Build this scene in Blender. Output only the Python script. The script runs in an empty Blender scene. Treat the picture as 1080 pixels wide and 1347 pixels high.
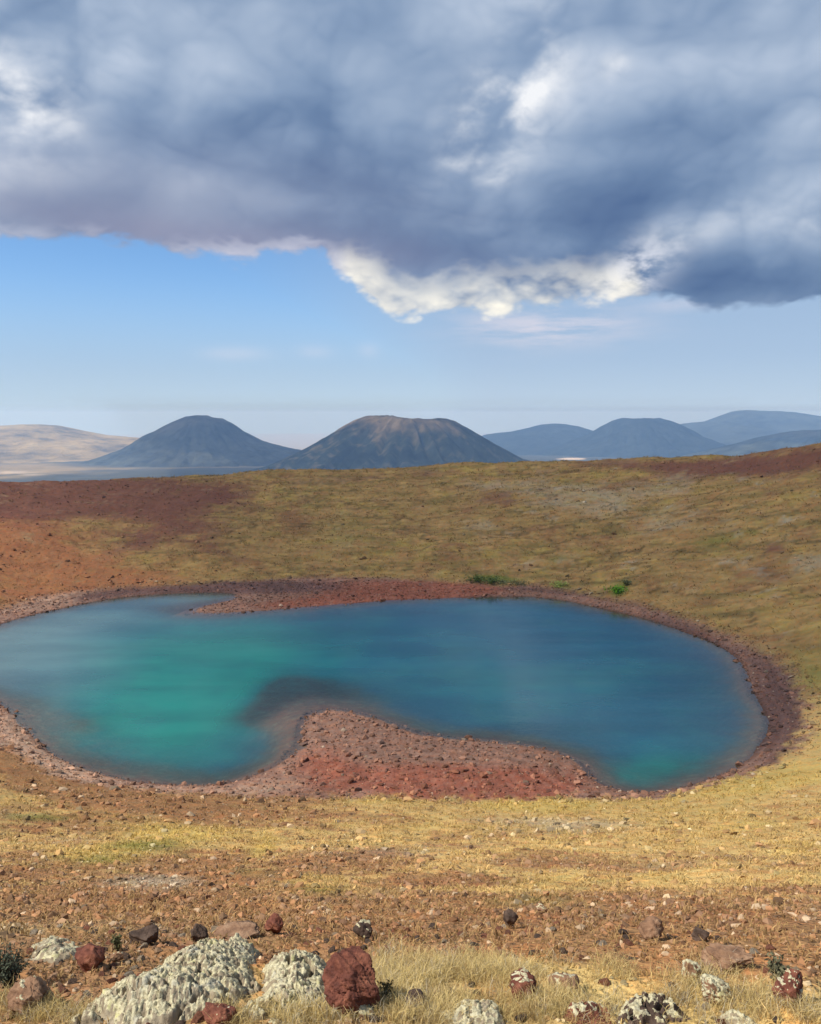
import bpy, math, random, time
import numpy as np
from mathutils import Vector

T0 = time.time()
S = bpy.context.scene
COL = S.collection
R = math.radians
rng = np.random.default_rng(7)
random.seed(7)

# ------------------------------------------------------------------ camera
FPX, PITCH, EYE = 1083.0, R(6.8), 22.0          # focal length in photo pixels, tilt down, metres above the lake
cam = bpy.data.cameras.new('camera')
cam_o = bpy.data.objects.new('camera', cam)
COL.objects.link(cam_o)
cam.sensor_fit = 'VERTICAL'
cam.sensor_height = 24.0
cam.lens = 24.0 * FPX / 1347.0
cam.clip_start, cam.clip_end = 0.05, 150000.0
cam_o.location = (0, 0, EYE)
cam_o.rotation_euler = (R(90) - PITCH, 0, 0)
S.camera = cam_o

# ------------------------------------------------------------------ exposure
S.view_settings.view_transform = 'Standard'
S.view_settings.look = 'None'
S.view_settings.gamma = 1.0
S.view_settings.use_curve_mapping = False
S.view_settings.exposure = 0.52
S.render.engine = 'CYCLES'
S.cycles.use_denoising = True
S.cycles.max_bounces = 6
S.cycles.diffuse_bounces = 2
S.cycles.volume_bounces = 2
S.cycles.transparent_max_bounces = 12
S.cycles.caustics_reflective = False
S.cycles.caustics_refractive = False

# ------------------------------------------------------------------ sun and sky
SUN_EL = R(50)
SUN_H = Vector((-0.93, -0.36, 0)).normalized()     # the sun stands to the left and a little behind the camera
SUN_DIR = Vector((SUN_H.x * math.cos(SUN_EL), SUN_H.y * math.cos(SUN_EL), math.sin(SUN_EL)))
sun = bpy.data.lights.new('sun', 'SUN')
sun.energy = 4.2
sun.angle = R(0.5)
sun.color = (1.0, 0.95, 0.87)
sun_o = bpy.data.objects.new('sun', sun)
COL.objects.link(sun_o)
sun_o.rotation_euler = SUN_DIR.to_track_quat('Z', 'Y').to_euler()

def wire(nt, v, sock):
    if v is None:
        return
    if isinstance(v, (int, float)):
        try:
            sock.default_value = v
        except TypeError:
            sock.default_value = (v, v, v)
    elif isinstance(v, (tuple, list)):
        v = tuple(v)
        if sock.type == 'RGBA' and len(v) == 3:
            v = v + (1.0,)
        sock.default_value = v
    else:
        nt.links.new(v, sock)

class G:
    """Short-hand for wiring shader nodes."""
    def __init__(s, nt):
        s.nt = nt
    def node(s, t, **kw):
        n = s.nt.nodes.new(t)
        for k, v in kw.items():
            setattr(n, k, v)
        return n
    def m(s, op, a=0.0, b=0.0, c=None, clamp=False):
        n = s.node('ShaderNodeMath', operation=op, use_clamp=clamp)
        wire(s.nt, a, n.inputs[0])
        wire(s.nt, b, n.inputs[1])
        if c is not None:
            wire(s.nt, c, n.inputs[2])
        return n.outputs[0]
    def add(s, a, b): return s.m('ADD', a, b)
    def sub(s, a, b): return s.m('SUBTRACT', a, b)
    def mul(s, a, b): return s.m('MULTIPLY', a, b)
    def smooth(s, v, lo, hi, a=0.0, b=1.0):
        n = s.node('ShaderNodeMapRange', interpolation_type='SMOOTHSTEP')
        wire(s.nt, v, n.inputs['Value'])
        n.inputs['From Min'].default_value = lo
        n.inputs['From Max'].default_value = hi
        n.inputs['To Min'].default_value = a
        n.inputs['To Max'].default_value = b
        return n.outputs[0]
    def lin(s, v, lo, hi, a=0.0, b=1.0):
        n = s.node('ShaderNodeMapRange')
        wire(s.nt, v, n.inputs['Value'])
        n.inputs['From Min'].default_value = lo
        n.inputs['From Max'].default_value = hi
        n.inputs['To Min'].default_value = a
        n.inputs['To Max'].default_value = b
        return n.outputs[0]
    def noise(s, vec, scale, detail=4.0, rough=0.5, dist=0.0, lac=2.0, dims='3D', color=False):
        n = s.node('ShaderNodeTexNoise', noise_dimensions=dims)
        wire(s.nt, vec, n.inputs['Vector'])
        n.inputs['Scale'].default_value = scale
        n.inputs['Detail'].default_value = detail
        n.inputs['Roughness'].default_value = rough
        n.inputs['Lacunarity'].default_value = lac
        n.inputs['Distortion'].default_value = dist
        return n.outputs['Color' if color else 'Fac']
    def voro(s, vec, scale, feature='F1', out='Distance', rnd=1.0):
        n = s.node('ShaderNodeTexVoronoi', feature=feature)
        wire(s.nt, vec, n.inputs['Vector'])
        n.inputs['Scale'].default_value = scale
        n.inputs['Randomness'].default_value = rnd
        return n.outputs[out]
    def xyz(s, x, y, z):
        n = s.node('ShaderNodeCombineXYZ')
        for i, v in enumerate((x, y, z)):
            wire(s.nt, v, n.inputs[i])
        return n.outputs[0]
    def sep(s, v):
        n = s.node('ShaderNodeSeparateXYZ')
        s.nt.links.new(v, n.inputs[0])
        return n.outputs[0], n.outputs[1], n.outputs[2]
    def vmul(s, v, t):
        n = s.node('ShaderNodeVectorMath', operation='MULTIPLY')
        wire(s.nt, v, n.inputs[0])
        n.inputs[1].default_value = t
        return n.outputs[0]
    def vadd(s, v, t):
        n = s.node('ShaderNodeVectorMath', operation='ADD')
        wire(s.nt, v, n.inputs[0])
        wire(s.nt, t, n.inputs[1])
        return n.outputs[0]
    def mix(s, f, a, b, blend='MIX'):
        n = s.node('ShaderNodeMix', data_type='RGBA', blend_type=blend)
        wire(s.nt, f, n.inputs['Factor'])
        wire(s.nt, a, n.inputs[6])
        wire(s.nt, b, n.inputs[7])
        return n.outputs[2]
    def curve(s, v, pts, lo, hi):
        """A float curve over v in [lo, hi]; pts are (v, value in 0..1)."""
        t = s.lin(v, lo, hi)
        n = s.node('ShaderNodeFloatCurve')
        wire(s.nt, t, n.inputs['Value'])
        c = n.mapping.curves[0]
        P = [((p[0] - lo) / (hi - lo), p[1]) for p in pts]
        while len(c.points) < len(P):
            c.points.new(0.5, 0.5)
        for q, p in zip(c.points, P):
            q.location = p
            q.handle_type = 'AUTO_CLAMPED'
        n.mapping.extend = 'HORIZONTAL'
        n.mapping.update()
        return n.outputs[0]
    def attr(s, name):
        n = s.node('ShaderNodeAttribute', attribute_name=name)
        return n
    def ramp(s, v, stops, interp='LINEAR'):
        n = s.node('ShaderNodeValToRGB')
        n.color_ramp.interpolation = interp
        e = n.color_ramp.elements
        while len(e) < len(stops):
            e.new(0.5)
        for q, (p, c) in zip(e, stops):
            q.position = p
            q.color = tuple(c) + (1.0,) if len(c) == 3 else c
        wire(s.nt, v, n.inputs[0])
        return n.outputs[0]

def srgb(r, g, b):
    return tuple((c / 255 / 12.92) if c / 255 <= 0.04045 else ((c / 255 + 0.055) / 1.055) ** 2.4 for c in (r, g, b))

def px_dir(px, py):
    x, v = (px - 540.0) / FPX, (673.5 - py) / FPX
    return Vector((x, math.cos(PITCH) + v * math.sin(PITCH), -math.sin(PITCH) + v * math.cos(PITCH)))

def px_ae(px, py):
    d = px_dir(px, py)
    return math.degrees(math.atan2(d.x, d.y)), math.degrees(math.atan2(d.z, math.hypot(d.x, d.y)))

def build_world():
    w = bpy.data.worlds.new('World')
    S.world = w
    w.use_nodes = True
    nt = w.node_tree
    nt.nodes.clear()
    g = G(nt)
    out = g.node('ShaderNodeOutputWorld')
    sky = g.node('ShaderNodeTexSky', sky_type='NISHITA')
    sky.sun_disc = False
    sky.sun_elevation = SUN_EL
    sky.sun_rotation = math.atan2(SUN_H.x, SUN_H.y)
    sky.altitude = 2800
    sky.air_density = 1.0
    sky.dust_density = 1.0
    sky.ozone_density = 2.0
    d = g.node('ShaderNodeTexCoord').outputs['Generated']
    dx, dy, dz = g.sep(d)
    az = g.mul(g.m('ARCTAN2', dx, dy), 180 / math.pi)
    el = g.mul(g.m('ARCSINE', dz), 180 / math.pi)
    # cloud-space: azimuth and elevation in degrees, seamless behind the camera
    P = g.xyz(az, el, 0.0)
    Ps = g.vmul(P, (0.72, 1.0, 1.0))
    warp = g.node('ShaderNodeVectorMath', operation='SUBTRACT')
    nt.links.new(g.noise(Ps, 0.09, 3, 0.5, color=True), warp.inputs[0])
    warp.inputs[1].default_value = (0.5, 0.5, 0.5)
    wv = g.node('ShaderNodeVectorMath', operation='SCALE')
    nt.links.new(warp.outputs[0], wv.inputs[0])
    wv.inputs['Scale'].default_value = 3.2
    Q = g.vadd(Ps, wv.outputs[0])
    def bill(v, scales, amps, seed):
        # heaped rounded lumps with creases between them
        t = 0.0
        for k, (sc, am) in enumerate(zip(scales, amps)):
            n = g.noise(g.vadd(v, (seed + 7.3 * k, 3.1 * k, 1.7 * seed)), sc, 0.0)
            t = g.add(t, g.mul(g.m('ABSOLUTE', g.sub(n, 0.5)), 2 * am))
        return t
    SC, AM = (0.042, 0.095, 0.21, 0.46, 1.0), (1.0, 0.55, 0.26, 0.11, 0.05)
    LO = (-0.8, 1.5, 0.0)
    b0 = bill(Q, SC, AM, 3.0)
    b1 = bill(g.vadd(Q, LO), SC[:4], AM[:4], 3.0)
    big = g.noise(Q, 0.050, 3, 0.5)
    fine = g.noise(Q, 0.34, 6, 0.56)
    b2 = bill(g.vadd(Q, (-0.15, 0.3, 0)), SC, AM, 3.0)
    relief = g.add(g.mul(g.sub(b0, b1), 0.62), g.mul(g.sub(b0, b2), 0.42))

    # lower edge of the overhead cloud bank, traced in azimuth / elevation
    edge_px = [(-700, 240), (-300, 290), (0, 313), (60, 318), (130, 322), (190, 330), (250, 340), (330, 343), (400, 336), (440, 350), (490, 385),
               (540, 408), (640, 412), (720, 402), (800, 400), (860, 398), (930, 410), (1000, 407), (1080, 394), (1400, 380), (1700, 360)]
    E = [px_ae(*p) for p in edge_px]
    edge = g.mul(g.curve(az, [(-90.0, 0.5)] + [(a, e / 30.0) for a, e in E] + [(90.0, 0.42)], -90.0, 90.0), 30.0)
    puff = g.noise(g.vmul(P, (0.55, 1.0, 1.0)), 0.75, 7, 0.62)
    puff_big = g.noise(g.vadd(g.vmul(P, (0.6, 1.0, 1.0)), (13.0, 4.0, 2.0)), 0.22, 3, 0.5)
    eb = bill(g.vmul(P, (0.62, 1.0, 1.0)), (0.16, 0.38, 0.85, 1.9), (1.0, 0.6, 0.35, 0.2), 9.0)
    sd = g.sub(el, edge)
    sdn = g.add(sd, g.add(g.mul(g.sub(puff, 0.5), 1.5), g.mul(g.sub(eb, 0.40), 1.9)))
    mask = g.smooth(sdn, -0.30, 0.50)

    def blob(px, py, rx, ry, rot=0.0, wob=0.0):
        """Soft elliptical weight about a traced spot, radii in photo pixels, ragged by the cloud noise."""
        a0, e0 = px_ae(px, py)
        k = 180 / math.pi / FPX
        u, v = g.mul(g.sub(az, a0), 1 / (rx * k)), g.mul(g.sub(el, e0), 1 / (ry * k))
        if rot:
            au, ev = g.sub(az, a0), g.sub(el, e0)
            c, s_ = math.cos(R(rot)), math.sin(R(rot))
            u = g.mul(g.add(g.mul(au, c), g.mul(ev, s_)), 1 / (rx * k))
            v = g.mul(g.add(g.mul(au, -s_), g.mul(ev, c)), 1 / (ry * k))
        r2 = g.add(g.mul(u, u), g.mul(v, v))
        w_ = g.m('EXPONENT', g.mul(r2, -1.0))
        if wob:
            w_ = g.m('MULTIPLY', w_, g.add(1.0, g.mul(g.sub(fine, 0.5), wob)), clamp=True)
        return w_

    # tone of the cloud body, 0 dark base .. 1 lit
    tone = g.add(0.44, g.add(g.mul(g.sub(big, 0.5), 0.55), g.add(g.mul(g.sub(b0, 0.42), 0.24), relief)))
    for px, py, rx, ry, rot, k in [
        (240, 60, 330, 70, 0, 0.10), (30, 190, 190, 90, 20, 0.18), (-30, 215, 90, 50, 0, 0.22), (230, 235, 110, 45, 12, 0.13), (860, 120, 260, 120, 0, 0.03),
        (620, 250, 110, 60, 0, 0.12), (1000, 285, 130, 40, 0, 0.22), (640, 50, 120, 60, 0, 0.05),
        (510, 20, 50, 40, 0, -0.16), (150, 160, 120, 30, -8, -0.10), (300, 150, 160, 28, 6, -0.10), (110, 265, 110, 35, 15, -0.14), (300, 300, 300, 34, -3, -0.17),
        (640, 325, 230, 42, -4, -0.26), (470, 240, 90, 70, 0, -0.16), (800, 280, 120, 60, 25, -0.20), (960, 368, 120, 32, 0, -0.32), (590, 110, 60, 60, 0, -0.10)]:
        tone = g.add(tone, g.mul(blob(px, py, rx, ry, rot, 1.2), k))
    col = g.ramp(tone, [(0.00, srgb(80, 106, 146)), (0.22, srgb(102, 127, 162)), (0.42, srgb(130, 152, 182)), (0.62, srgb(160, 177, 201)), (0.82, srgb(192, 204, 222)), (1.0, srgb(226, 231, 237))])
    # warmer mauve-grey on the left base
    col = g.mix(g.mul(blob(150, 270, 380, 75, 0, 0.6), 0.55), col, srgb(134, 140, 166))
    col = g.mix(g.mul(blob(300, 318, 260, 25, -4, 0.6), 0.45), col, srgb(142, 138, 164))
    # sun-struck tops and edges
    hot = g.mul(blob(664, 140, 78, 42, 50, 2.4), 1.7)
    for px, py, rx, ry, rot, k in [(4, 140, 62, 48, 0, 1.9), (808, 88, 16, 13, 0, 0.8), (657, 235, 22, 14, 0, 0.55), (875, 318, 26, 16, 0, 0.6), (1072, 292, 34, 16, 0, 0.75),
                                   (700, 100, 40, 50, 0, 0.35), (960, 290, 60, 22, 10, 0.3), (620, 180, 60, 24, 35, 0.4)]:
        hot = g.add(hot, g.mul(blob(px, py, rx, ry, rot, 1.8), k))
    rag = g.smooth(g.add(g.mul(fine, 0.55), g.mul(relief, 1.1)), 0.12, 0.50)
    hot = g.m('MULTIPLY', hot, rag, clamp=True)
    # bright lower fringe, thick in the middle of the picture
    fr_px = [(-700, .25), (0, .34), (150, .34), (200, .2), (240, .3), (330, .30), (390, .34), (430, .40), (470, .72), (560, .88), (700, .92), (800, .90), (850, .50), (900, .22), (960, .07), (1080, .05), (1500, .1)]
    thick = g.curve(az, [(-90.0, .25)] + [(px_ae(p, 380)[0], t) for p, t in fr_px] + [(90.0, .1)], -90.0, 90.0)
    fringe_t = g.m('DIVIDE', sdn, g.add(g.mul(thick, 3.6), 0.06))
    fringe = g.mul(g.smooth(fringe_t, 1.05, 0.45), g.smooth(thick, 0.05, 0.40))
    fringe = g.m('MULTIPLY', fringe, g.add(g.add(0.45, g.mul(thick, 0.55)), g.add(g.mul(g.sub(puff, 0.5), 1.0), g.add(g.mul(g.sub(eb, 0.8), 0.9), g.mul(g.sub(puff_big, 0.5), 2.4)))), clamp=True)
    fr_col = g.mix(g.smooth(thick, 0.35, 0.75), srgb(208, 210, 226), srgb(255, 250, 236))
    # extra billow climbing to the right end of the bright fringe
    rise = g.mul(blob(830, 362, 60, 26, 38, 2.2), g.smooth(puff, 0.38, 0.60))
    col = g.mix(hot, col, srgb(236, 238, 242))
    col = g.mix(g.m('MULTIPLY', rise, 0.9, clamp=True), col, srgb(214, 218, 230))
    col = g.mix(g.m('MULTIPLY', fringe, 1.0, clamp=True), col, fr_col)

    # thin veil and low banks under the bank: rain haze on the right, pale wisps
    veil = g.smooth(el, 10.5, 2.0)
    veil = g.m('MAXIMUM', g.mul(veil, 0.9), g.mul(g.smooth(az, -16.0, 6.0), g.smooth(el, 17.0, 6.5)))
    wisp = g.noise(g.vmul(P, (0.16, 1.0, 1.0)), 0.9, 5, 0.6)
    band = blob(720, 430, 100, 22, 0, 0.8)
    wm = g.mul(g.smooth(wisp, 0.36, 0.62), g.mul(band, 1.3))
    for px, py, rx, ry in [(486, 460, 14, 9), (415, 462, 22, 8), (890, 401, 45, 8), (310, 465, 40, 9)]:
        wm = g.add(wm, g.mul(blob(px, py, rx, ry, 0, 2.0), 0.55))
    veil_col = g.ramp(g.lin(el, -2, 12), [(0.0, srgb(186, 203, 222)), (0.16, srgb(184, 202, 222)), (0.40, srgb(168, 190, 217)), (0.7, srgb(158, 183, 213)), (1.0, srgb(144, 171, 207))])

    bsky = g.node('ShaderNodeBackground')
    nt.links.new(g.mix(1.0, sky.outputs[0], (.80, 1.0, 1.12), 'MULTIPLY'), bsky.inputs[0])
    bsky.inputs[1].default_value = 0.10
    bv = g.node('ShaderNodeBackground')
    wire(nt, g.mix(g.m('MULTIPLY', wm, 0.8, clamp=True), veil_col, srgb(214, 212, 224)), bv.inputs[0])
    bv.inputs[1].default_value = 0.73
    bc = g.node('ShaderNodeBackground')
    wire(nt, col, bc.inputs[0])
    bc.inputs[1].default_value = 0.76
    m1 = g.node('ShaderNodeMixShader')
    vf = g.m('MAXIMUM', g.mul(veil, 0.92), g.m('MULTIPLY', wm, 0.8, clamp=True), clamp=True)
    nt.links.new(vf, m1.inputs[0])
    nt.links.new(bsky.outputs[0], m1.inputs[1])
    nt.links.new(bv.outputs[0], m1.inputs[2])
    # the bank covers the sky ahead; broken cloud carries on overhead and behind
    behind = g.smooth(g.m('ABSOLUTE', az), 55.0, 100.0)
    broken = g.mul(g.smooth(g.noise(d, 2.2, 6, 0.55), 0.42, 0.58), g.smooth(el, 4.0, 12.0))
    mk = g.add(g.mul(mask, g.sub(1.0, behind)), g.mul(broken, behind))
    m2 = g.node('ShaderNodeMixShader')
    nt.links.new(mk, m2.inputs[0])
    nt.links.new(m1.outputs[0], m2.inputs[1])
    nt.links.new(bc.outputs[0], m2.inputs[2])
    nt.links.new(m2.outputs[0], out.inputs[0])
    w.cycles.sampling_method = 'MANUAL'
    w.cycles.sample_map_resolution = 1024

build_world()

# ------------------------------------------------------------------ numpy helpers
def hash01(ix, iy, seed):
    h = (ix.astype(np.int64) * 374761393 + iy.astype(np.int64) * 668265263 + seed * 1274126177) & 0xFFFFFFFF
    h = ((h ^ (h >> 13)) * 1274126177) & 0xFFFFFFFF
    h = (h ^ (h >> 16)) & 0xFFFFFFFF
    return (h & 0xFFFFFF).astype(np.float32) / np.float32(0xFFFFFF)

def vnoise(x, y, seed=0):
    ix, iy = np.floor(x), np.floor(y)
    fx, fy = (x - ix).astype(np.float32), (y - iy).astype(np.float32)
    ix, iy = ix.astype(np.int64), iy.astype(np.int64)
    ux, uy = fx * fx * fx * (fx * (fx * 6 - 15) + 10), fy * fy * fy * (fy * (fy * 6 - 15) + 10)
    def gr(a, b, dx, dy):
        t = hash01(a, b, seed) * np.float32(2 * math.pi)
        return np.cos(t) * dx + np.sin(t) * dy
    n0 = gr(ix, iy, fx, fy) * (1 - ux) + gr(ix + 1, iy, fx - 1, fy) * ux
    n1 = gr(ix, iy + 1, fx, fy - 1) * (1 - ux) + gr(ix + 1, iy + 1, fx - 1, fy - 1) * ux
    return (n0 * (1 - uy) + n1 * uy) * 1.5

def fbm(x, y, scale, octv=4, rough=0.5, seed=0):
    """Gradient noise, about -1..1; scale is the size in metres of the largest feature."""
    s, a, t = 1.0 / scale, 1.0, 0.0
    out = np.zeros(np.shape(x), np.float32)
    for k in range(octv):
        out += a * vnoise(x * s + 17.3 * k, y * s - 9.1 * k, seed + k)
        t += a
        a *= rough
        s *= 2.03
    return out / t * 1.4

def sstep(v, lo, hi):
    t = np.clip((v - lo) / (hi - lo), 0, 1)
    return t * t * (3 - 2 * t)

def catmull(pts, n):
    P = np.asarray(pts, float)
    m, out = len(P), []
    for i in range(m):
        p0, p1, p2, p3 = P[i - 1], P[i], P[(i + 1) % m], P[(i + 2) % m]
        for t in np.linspace(0, 1, n, endpoint=False):
            out.append(0.5 * (2 * p1 + (p2 - p0) * t + (2 * p0 - 5 * p1 + 4 * p2 - p3) * t * t + (3 * p1 - p0 - 3 * p2 + p3) * t ** 3))
    return np.array(out)

def px_to_z(px, py, z):
    d = px_dir(px, py)
    t = (z - EYE) / d.z
    return d.x * t, d.y * t

def poly_sd(x, y, poly):
    """Signed distance to a closed polygon, negative inside."""
    x, y = x.ravel().astype(np.float32), y.ravel().astype(np.float32)
    d2 = np.full(x.shape, 1e12, np.float32)
    ins = np.zeros(x.shape, bool)
    P = poly.astype(np.float32)
    for i in range(len(P)):
        (ax, ay), (bx, by) = P[i], P[(i + 1) % len(P)]
        ex, ey = bx - ax, by - ay
        L = ex * ex + ey * ey
        if L < 1e-9:
            continue
        wx, wy = x - ax, y - ay
        t = np.clip((wx * ex + wy * ey) / L, 0, 1)
        dx, dy = wx - t * ex, wy - t * ey
        np.minimum(d2, dx * dx + dy * dy, out=d2)
        if ay != by:
            c = ((ay > y) != (by > y)) & (x < ex * (y - ay) / ey + ax)
            ins ^= c
    d = np.sqrt(d2)
    return np.where(ins, -d, d)

def pip(x, y):
    """Where world points stand in the photograph, for tracing soil zones from it (x, y, z arrays)."""
    X, Y, Z = x
    c, s = math.cos(PITCH), math.sin(PITCH)
    f = Y * c - (Z - EYE) * s
    u = Y * s + (Z - EYE) * c
    f = np.where(f > 0.05, f, 1e6)
    px = np.where(Y > 0.1, 540 + FPX * X / f, -5000)
    return px, 673.5 - FPX * u / f

# ------------------------------------------------------------------ lake, beach and crater rim outlines
shore_px = [(0, 822), (40, 810), (80, 801), (130, 790.5), (180, 784), (240, 780), (285, 779.5), (306, 781), (312, 785), (296, 790), (270, 795.5), (252, 800), (245, 805), (262, 808),
            (300, 807.5), (340, 804.5), (380, 801.5), (430, 797.5), (500, 791.5), (560, 788.5), (620, 786), (680, 785), (720, 787), (760, 793), (800, 802), (850, 814), (900, 831),
            (935, 844), (958, 857), (973, 872), (981, 890), (985, 906), (998, 925), (1008, 948), (1005, 968), (990, 992), (970, 1008), (940, 1022), (900, 1036), (865, 1042.5),
            (830, 1042), (800, 1034), (776, 1019), (764, 1002), (740, 991), (700, 980), (650, 973), (600, 969), (560, 964), (530, 955), (500, 944), (470, 935), (440, 930), (415, 933),
            (399, 941), (392, 958), (388, 978), (372, 997), (345, 1014), (315, 1026), (280, 1032), (245, 1033.5), (200, 1030), (150, 1022), (112, 1011), (82, 1000), (60, 986),
            (42, 968), (25, 946), (0, 924), (-50, 902), (-75, 875), (-50, 845)]
SHORE = catmull([px_to_z(a, b, 0.0) for a, b in shore_px], 4)
beach_px = [(0, 800), (60, 785), (150, 773), (250, 768), (320, 765), (440, 760), (560, 764), (620, 768), (700, 771), (760, 779), (830, 794), (900, 813), (960, 836), (1010, 860), (1044, 888),
            (1060, 928), (1056, 965), (1030, 996), (1000, 1012), (960, 1024), (900, 1041), (865, 1048), (825, 1051), (780, 1051), (720, 1053), (650, 1056), (570, 1054), (500, 1049), (400, 1051), (300, 1046),
            (240, 1042), (170, 1037), (100, 1024), (55, 1008), (15, 985), (-50, 945), (-120, 905), (-130, 870), (-70, 822)]
BEACH = catmull([px_to_z(a, b, 0.7) for a, b in beach_px], 4)

rim_px = [(0, 632, 143), (100, 630, 150), (200, 627, 155), (340, 621, 158), (500, 616, 160), (600, 610, 160), (680, 604, 158), (800, 604.5, 152), (900, 599, 146), (958, 602, 142),
          (1000, 592, 137), (1080, 580, 128)]
rim3 = []
for a, b, D in rim_px:
    d = px_dir(a, b)
    t = D / d.y
    rim3.append((d.x * t, D, EYE + d.z * t))
rim3 += [(78, 108, 19.4), (82, 78, 20.3), (72, 42, 21.0), (48, 14, 21.0), (22, 4.5, 20.6), (7, 3.0, 20.12), (3, 2.85, 20.02), (0, 2.8, 20.0), (-3, 2.85, 20.0), (-7, 3.1, 20.05),
         (-22, 6, 19.8), (-48, 22, 18.5), (-72, 50, 17.0), (-86, 85, 14.5), (-83, 118, 12.2)]
RIM = catmull(rim3, 4)

# fields on a 0.4 m grid over the crater
GX0, GX1, GY0, GY1, GS = -116.0, 116.0, -26.0, 196.0, 0.4
gx = np.arange(GX0, GX1 + GS, GS)
gy = np.arange(GY0, GY1 + GS, GS)
XX, YY = np.meshgrid(gx, gy)
shp = XX.shape
sdS = poly_sd(XX, YY, SHORE).reshape(shp)
sdB = poly_sd(XX, YY, BEACH).reshape(shp)
dR = poly_sd(XX, YY, RIM[:, :2]).reshape(shp)
wsum, hsum = np.zeros(shp, np.float32), np.zeros(shp, np.float32)
for x, y, z in RIM[::2]:
    w = 1.0 / ((XX - x) ** 2 + (YY - y) ** 2 + 4.0) ** 1.6
    wsum += w
    hsum += w * z
hR = hsum / wsum
BH = 0.7
u = np.clip(sdS / np.maximum(sdS - sdB, 1e-3), 0, 1)
Hb = np.where(sdS < 0, -3.2 * (1 - np.exp(sdS / 9.0)) - 0.10 * np.minimum(-sdS, 4), BH * u ** 0.9)
t = np.clip(sdB / np.maximum(sdB - dR, 1e-3), 0, 1)
near = sstep(YY, 75, 45)
c1 = 0.74 * near + 0.90 * (1 - near)
Hw = BH + (hR - BH) * (c1 * t + (1 - c1) * t * t)
Hg = np.where(sdB > 0, Hw, Hb)
dout = np.maximum(dR, 0)
brow = np.exp(-(XX ** 2 + YY ** 2) / 90.0)
fall = (0.10 * dout + 0.24 * np.maximum(dout - 4, 0)) * (1 - brow) - 0.10 * np.minimum(dout, 4) * brow
Hg = np.where(dR > 0, hR - fall, Hg).astype(np.float32)

def blur(a, n):
    for _ in range(n):
        p = np.pad(a, 1, mode='edge')
        a = (p[:-2, 1:-1] + 2 * p[1:-1, 1:-1] + p[2:, 1:-1]) * 0.25
        p = np.pad(a, 1, mode='edge')
        a = (p[1:-1, :-2] + 2 * p[1:-1, 1:-1] + p[1:-1, 2:]) * 0.25
    return a
Hs = blur(Hg, 5)
wide = sstep(np.minimum(sdB, YY - 6.0), 3.0, 14.0)       # the open walls roll more softly than the beach and the brow
Hs = Hs * (1 - wide) + blur(Hg, 40) * wide

def bsp(a, x, y):
    """Cubic B-spline reading of a grid field; beyond the grid the border value."""
    fx = np.clip((np.asarray(x, np.float64) - GX0) / GS, 1.001, shp[1] - 3.001)
    fy = np.clip((np.asarray(y, np.float64) - GY0) / GS, 1.001, shp[0] - 3.001)
    ix, iy = fx.astype(np.int64), fy.astype(np.int64)
    tx, ty = fx - ix, fy - iy
    def w(t):
        return ((1 - t) ** 3 / 6, (3 * t ** 3 - 6 * t ** 2 + 4) / 6, (-3 * t ** 3 + 3 * t ** 2 + 3 * t + 1) / 6, t ** 3 / 6)
    wx, wy = w(tx), w(ty)
    out = 0
    for j in range(4):
        row = 0
        for i in range(4):
            row = row + wx[i] * a[iy + j - 1, ix + i - 1]
        out = out + wy[j] * row
    return out

def beyond(x, y):
    return np.hypot(np.maximum(np.maximum(GX0 + 1 - x, x - GX1 + 1), 0), np.maximum(np.maximum(GY0 + 1 - y, y - GY1 + 1), 0))

PLAIN = -168.0
def plain_h(x, y):
    r = np.hypot(x, y)
    k = sstep(r, 500, 1500)
    return PLAIN - 330.0 * sstep(r, 2600, 14000) - 40.0 * sstep(r, 2000, 4000) + k * (7 * fbm(x, y, 900, 3, 0.5, 41) + 4.0 * fbm(x, y, 160, 4, 0.55, 47) + 10 * fbm(x, y, 6000, 3, 0.5, 45))

def height(x, y, fine=True):
    x, y = np.asarray(x, float), np.asarray(y, float)
    h = bsp(Hs, x, y)
    b = beyond(x, y)
    h = h - 0.34 * b
    p = plain_h(x, y)
    far = b > 0
    k = 18.0
    h = np.where(far | (h < PLAIN + 80), np.maximum(h, p) + np.where(np.abs(h - p) < 4 * k, k * np.exp(-np.abs(h - p) / k), 0) * (b > 60), h)
    if not fine:
        return h
    s_, sb, dr = bsp(sdS, x, y), bsp(sdB, x, y), bsp(dR, x, y)
    r = np.hypot(x, y)
    land = sstep(s_, -0.5, 2.5)
    wall = sstep(sb, 0.0, 8.0) * (b < 200)
    nearw = sstep(r, 62, 40)
    amp_big = wall * (1 - nearw)
    h = h + amp_big * (0.70 * fbm(x, y, 24, 3, 0.5, 3) + 0.50 * fbm(x * 0.6, y * 1.5, 6.5, 5, 0.60, 5) + 0.16 * np.abs(fbm(x, y, 2.2, 4, 0.62, 6)))
    h = h + nearw * wall * (0.22 * fbm(x, y, 9, 3, 0.5, 8) + 0.10 * fbm(x, y, 1.6, 4, 0.55, 9)) * sstep(r, 3, 14)
    h = h + land * (b < 200) * sstep(r, 1.0, 3.0) * (0.030 * fbm(x, y, 0.55, 4, 0.6, 12) + 0.012 * fbm(x, y, 0.13, 3, 0.6, 13))
    bea = sstep(sb, 1.0, -1.0) * sstep(s_, -1.5, 0.6)
    h = h + bea * (0.10 * fbm(x, y, 1.1, 5, 0.65, 15) + 0.10 * fbm(x, y, 4.5, 2, 0.5, 16)) * np.clip((s_ + 1.5) / 3.0, 0.25, 1)
    return h

# ------------------------------------------------------------------ mesh helpers
def tag(o, label=None, cat=None, group=None, kind=None):
    for k, v in (('label', label), ('category', cat), ('group', group), ('kind', kind)):
        if v:
            o[k] = v
    return o

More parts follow.
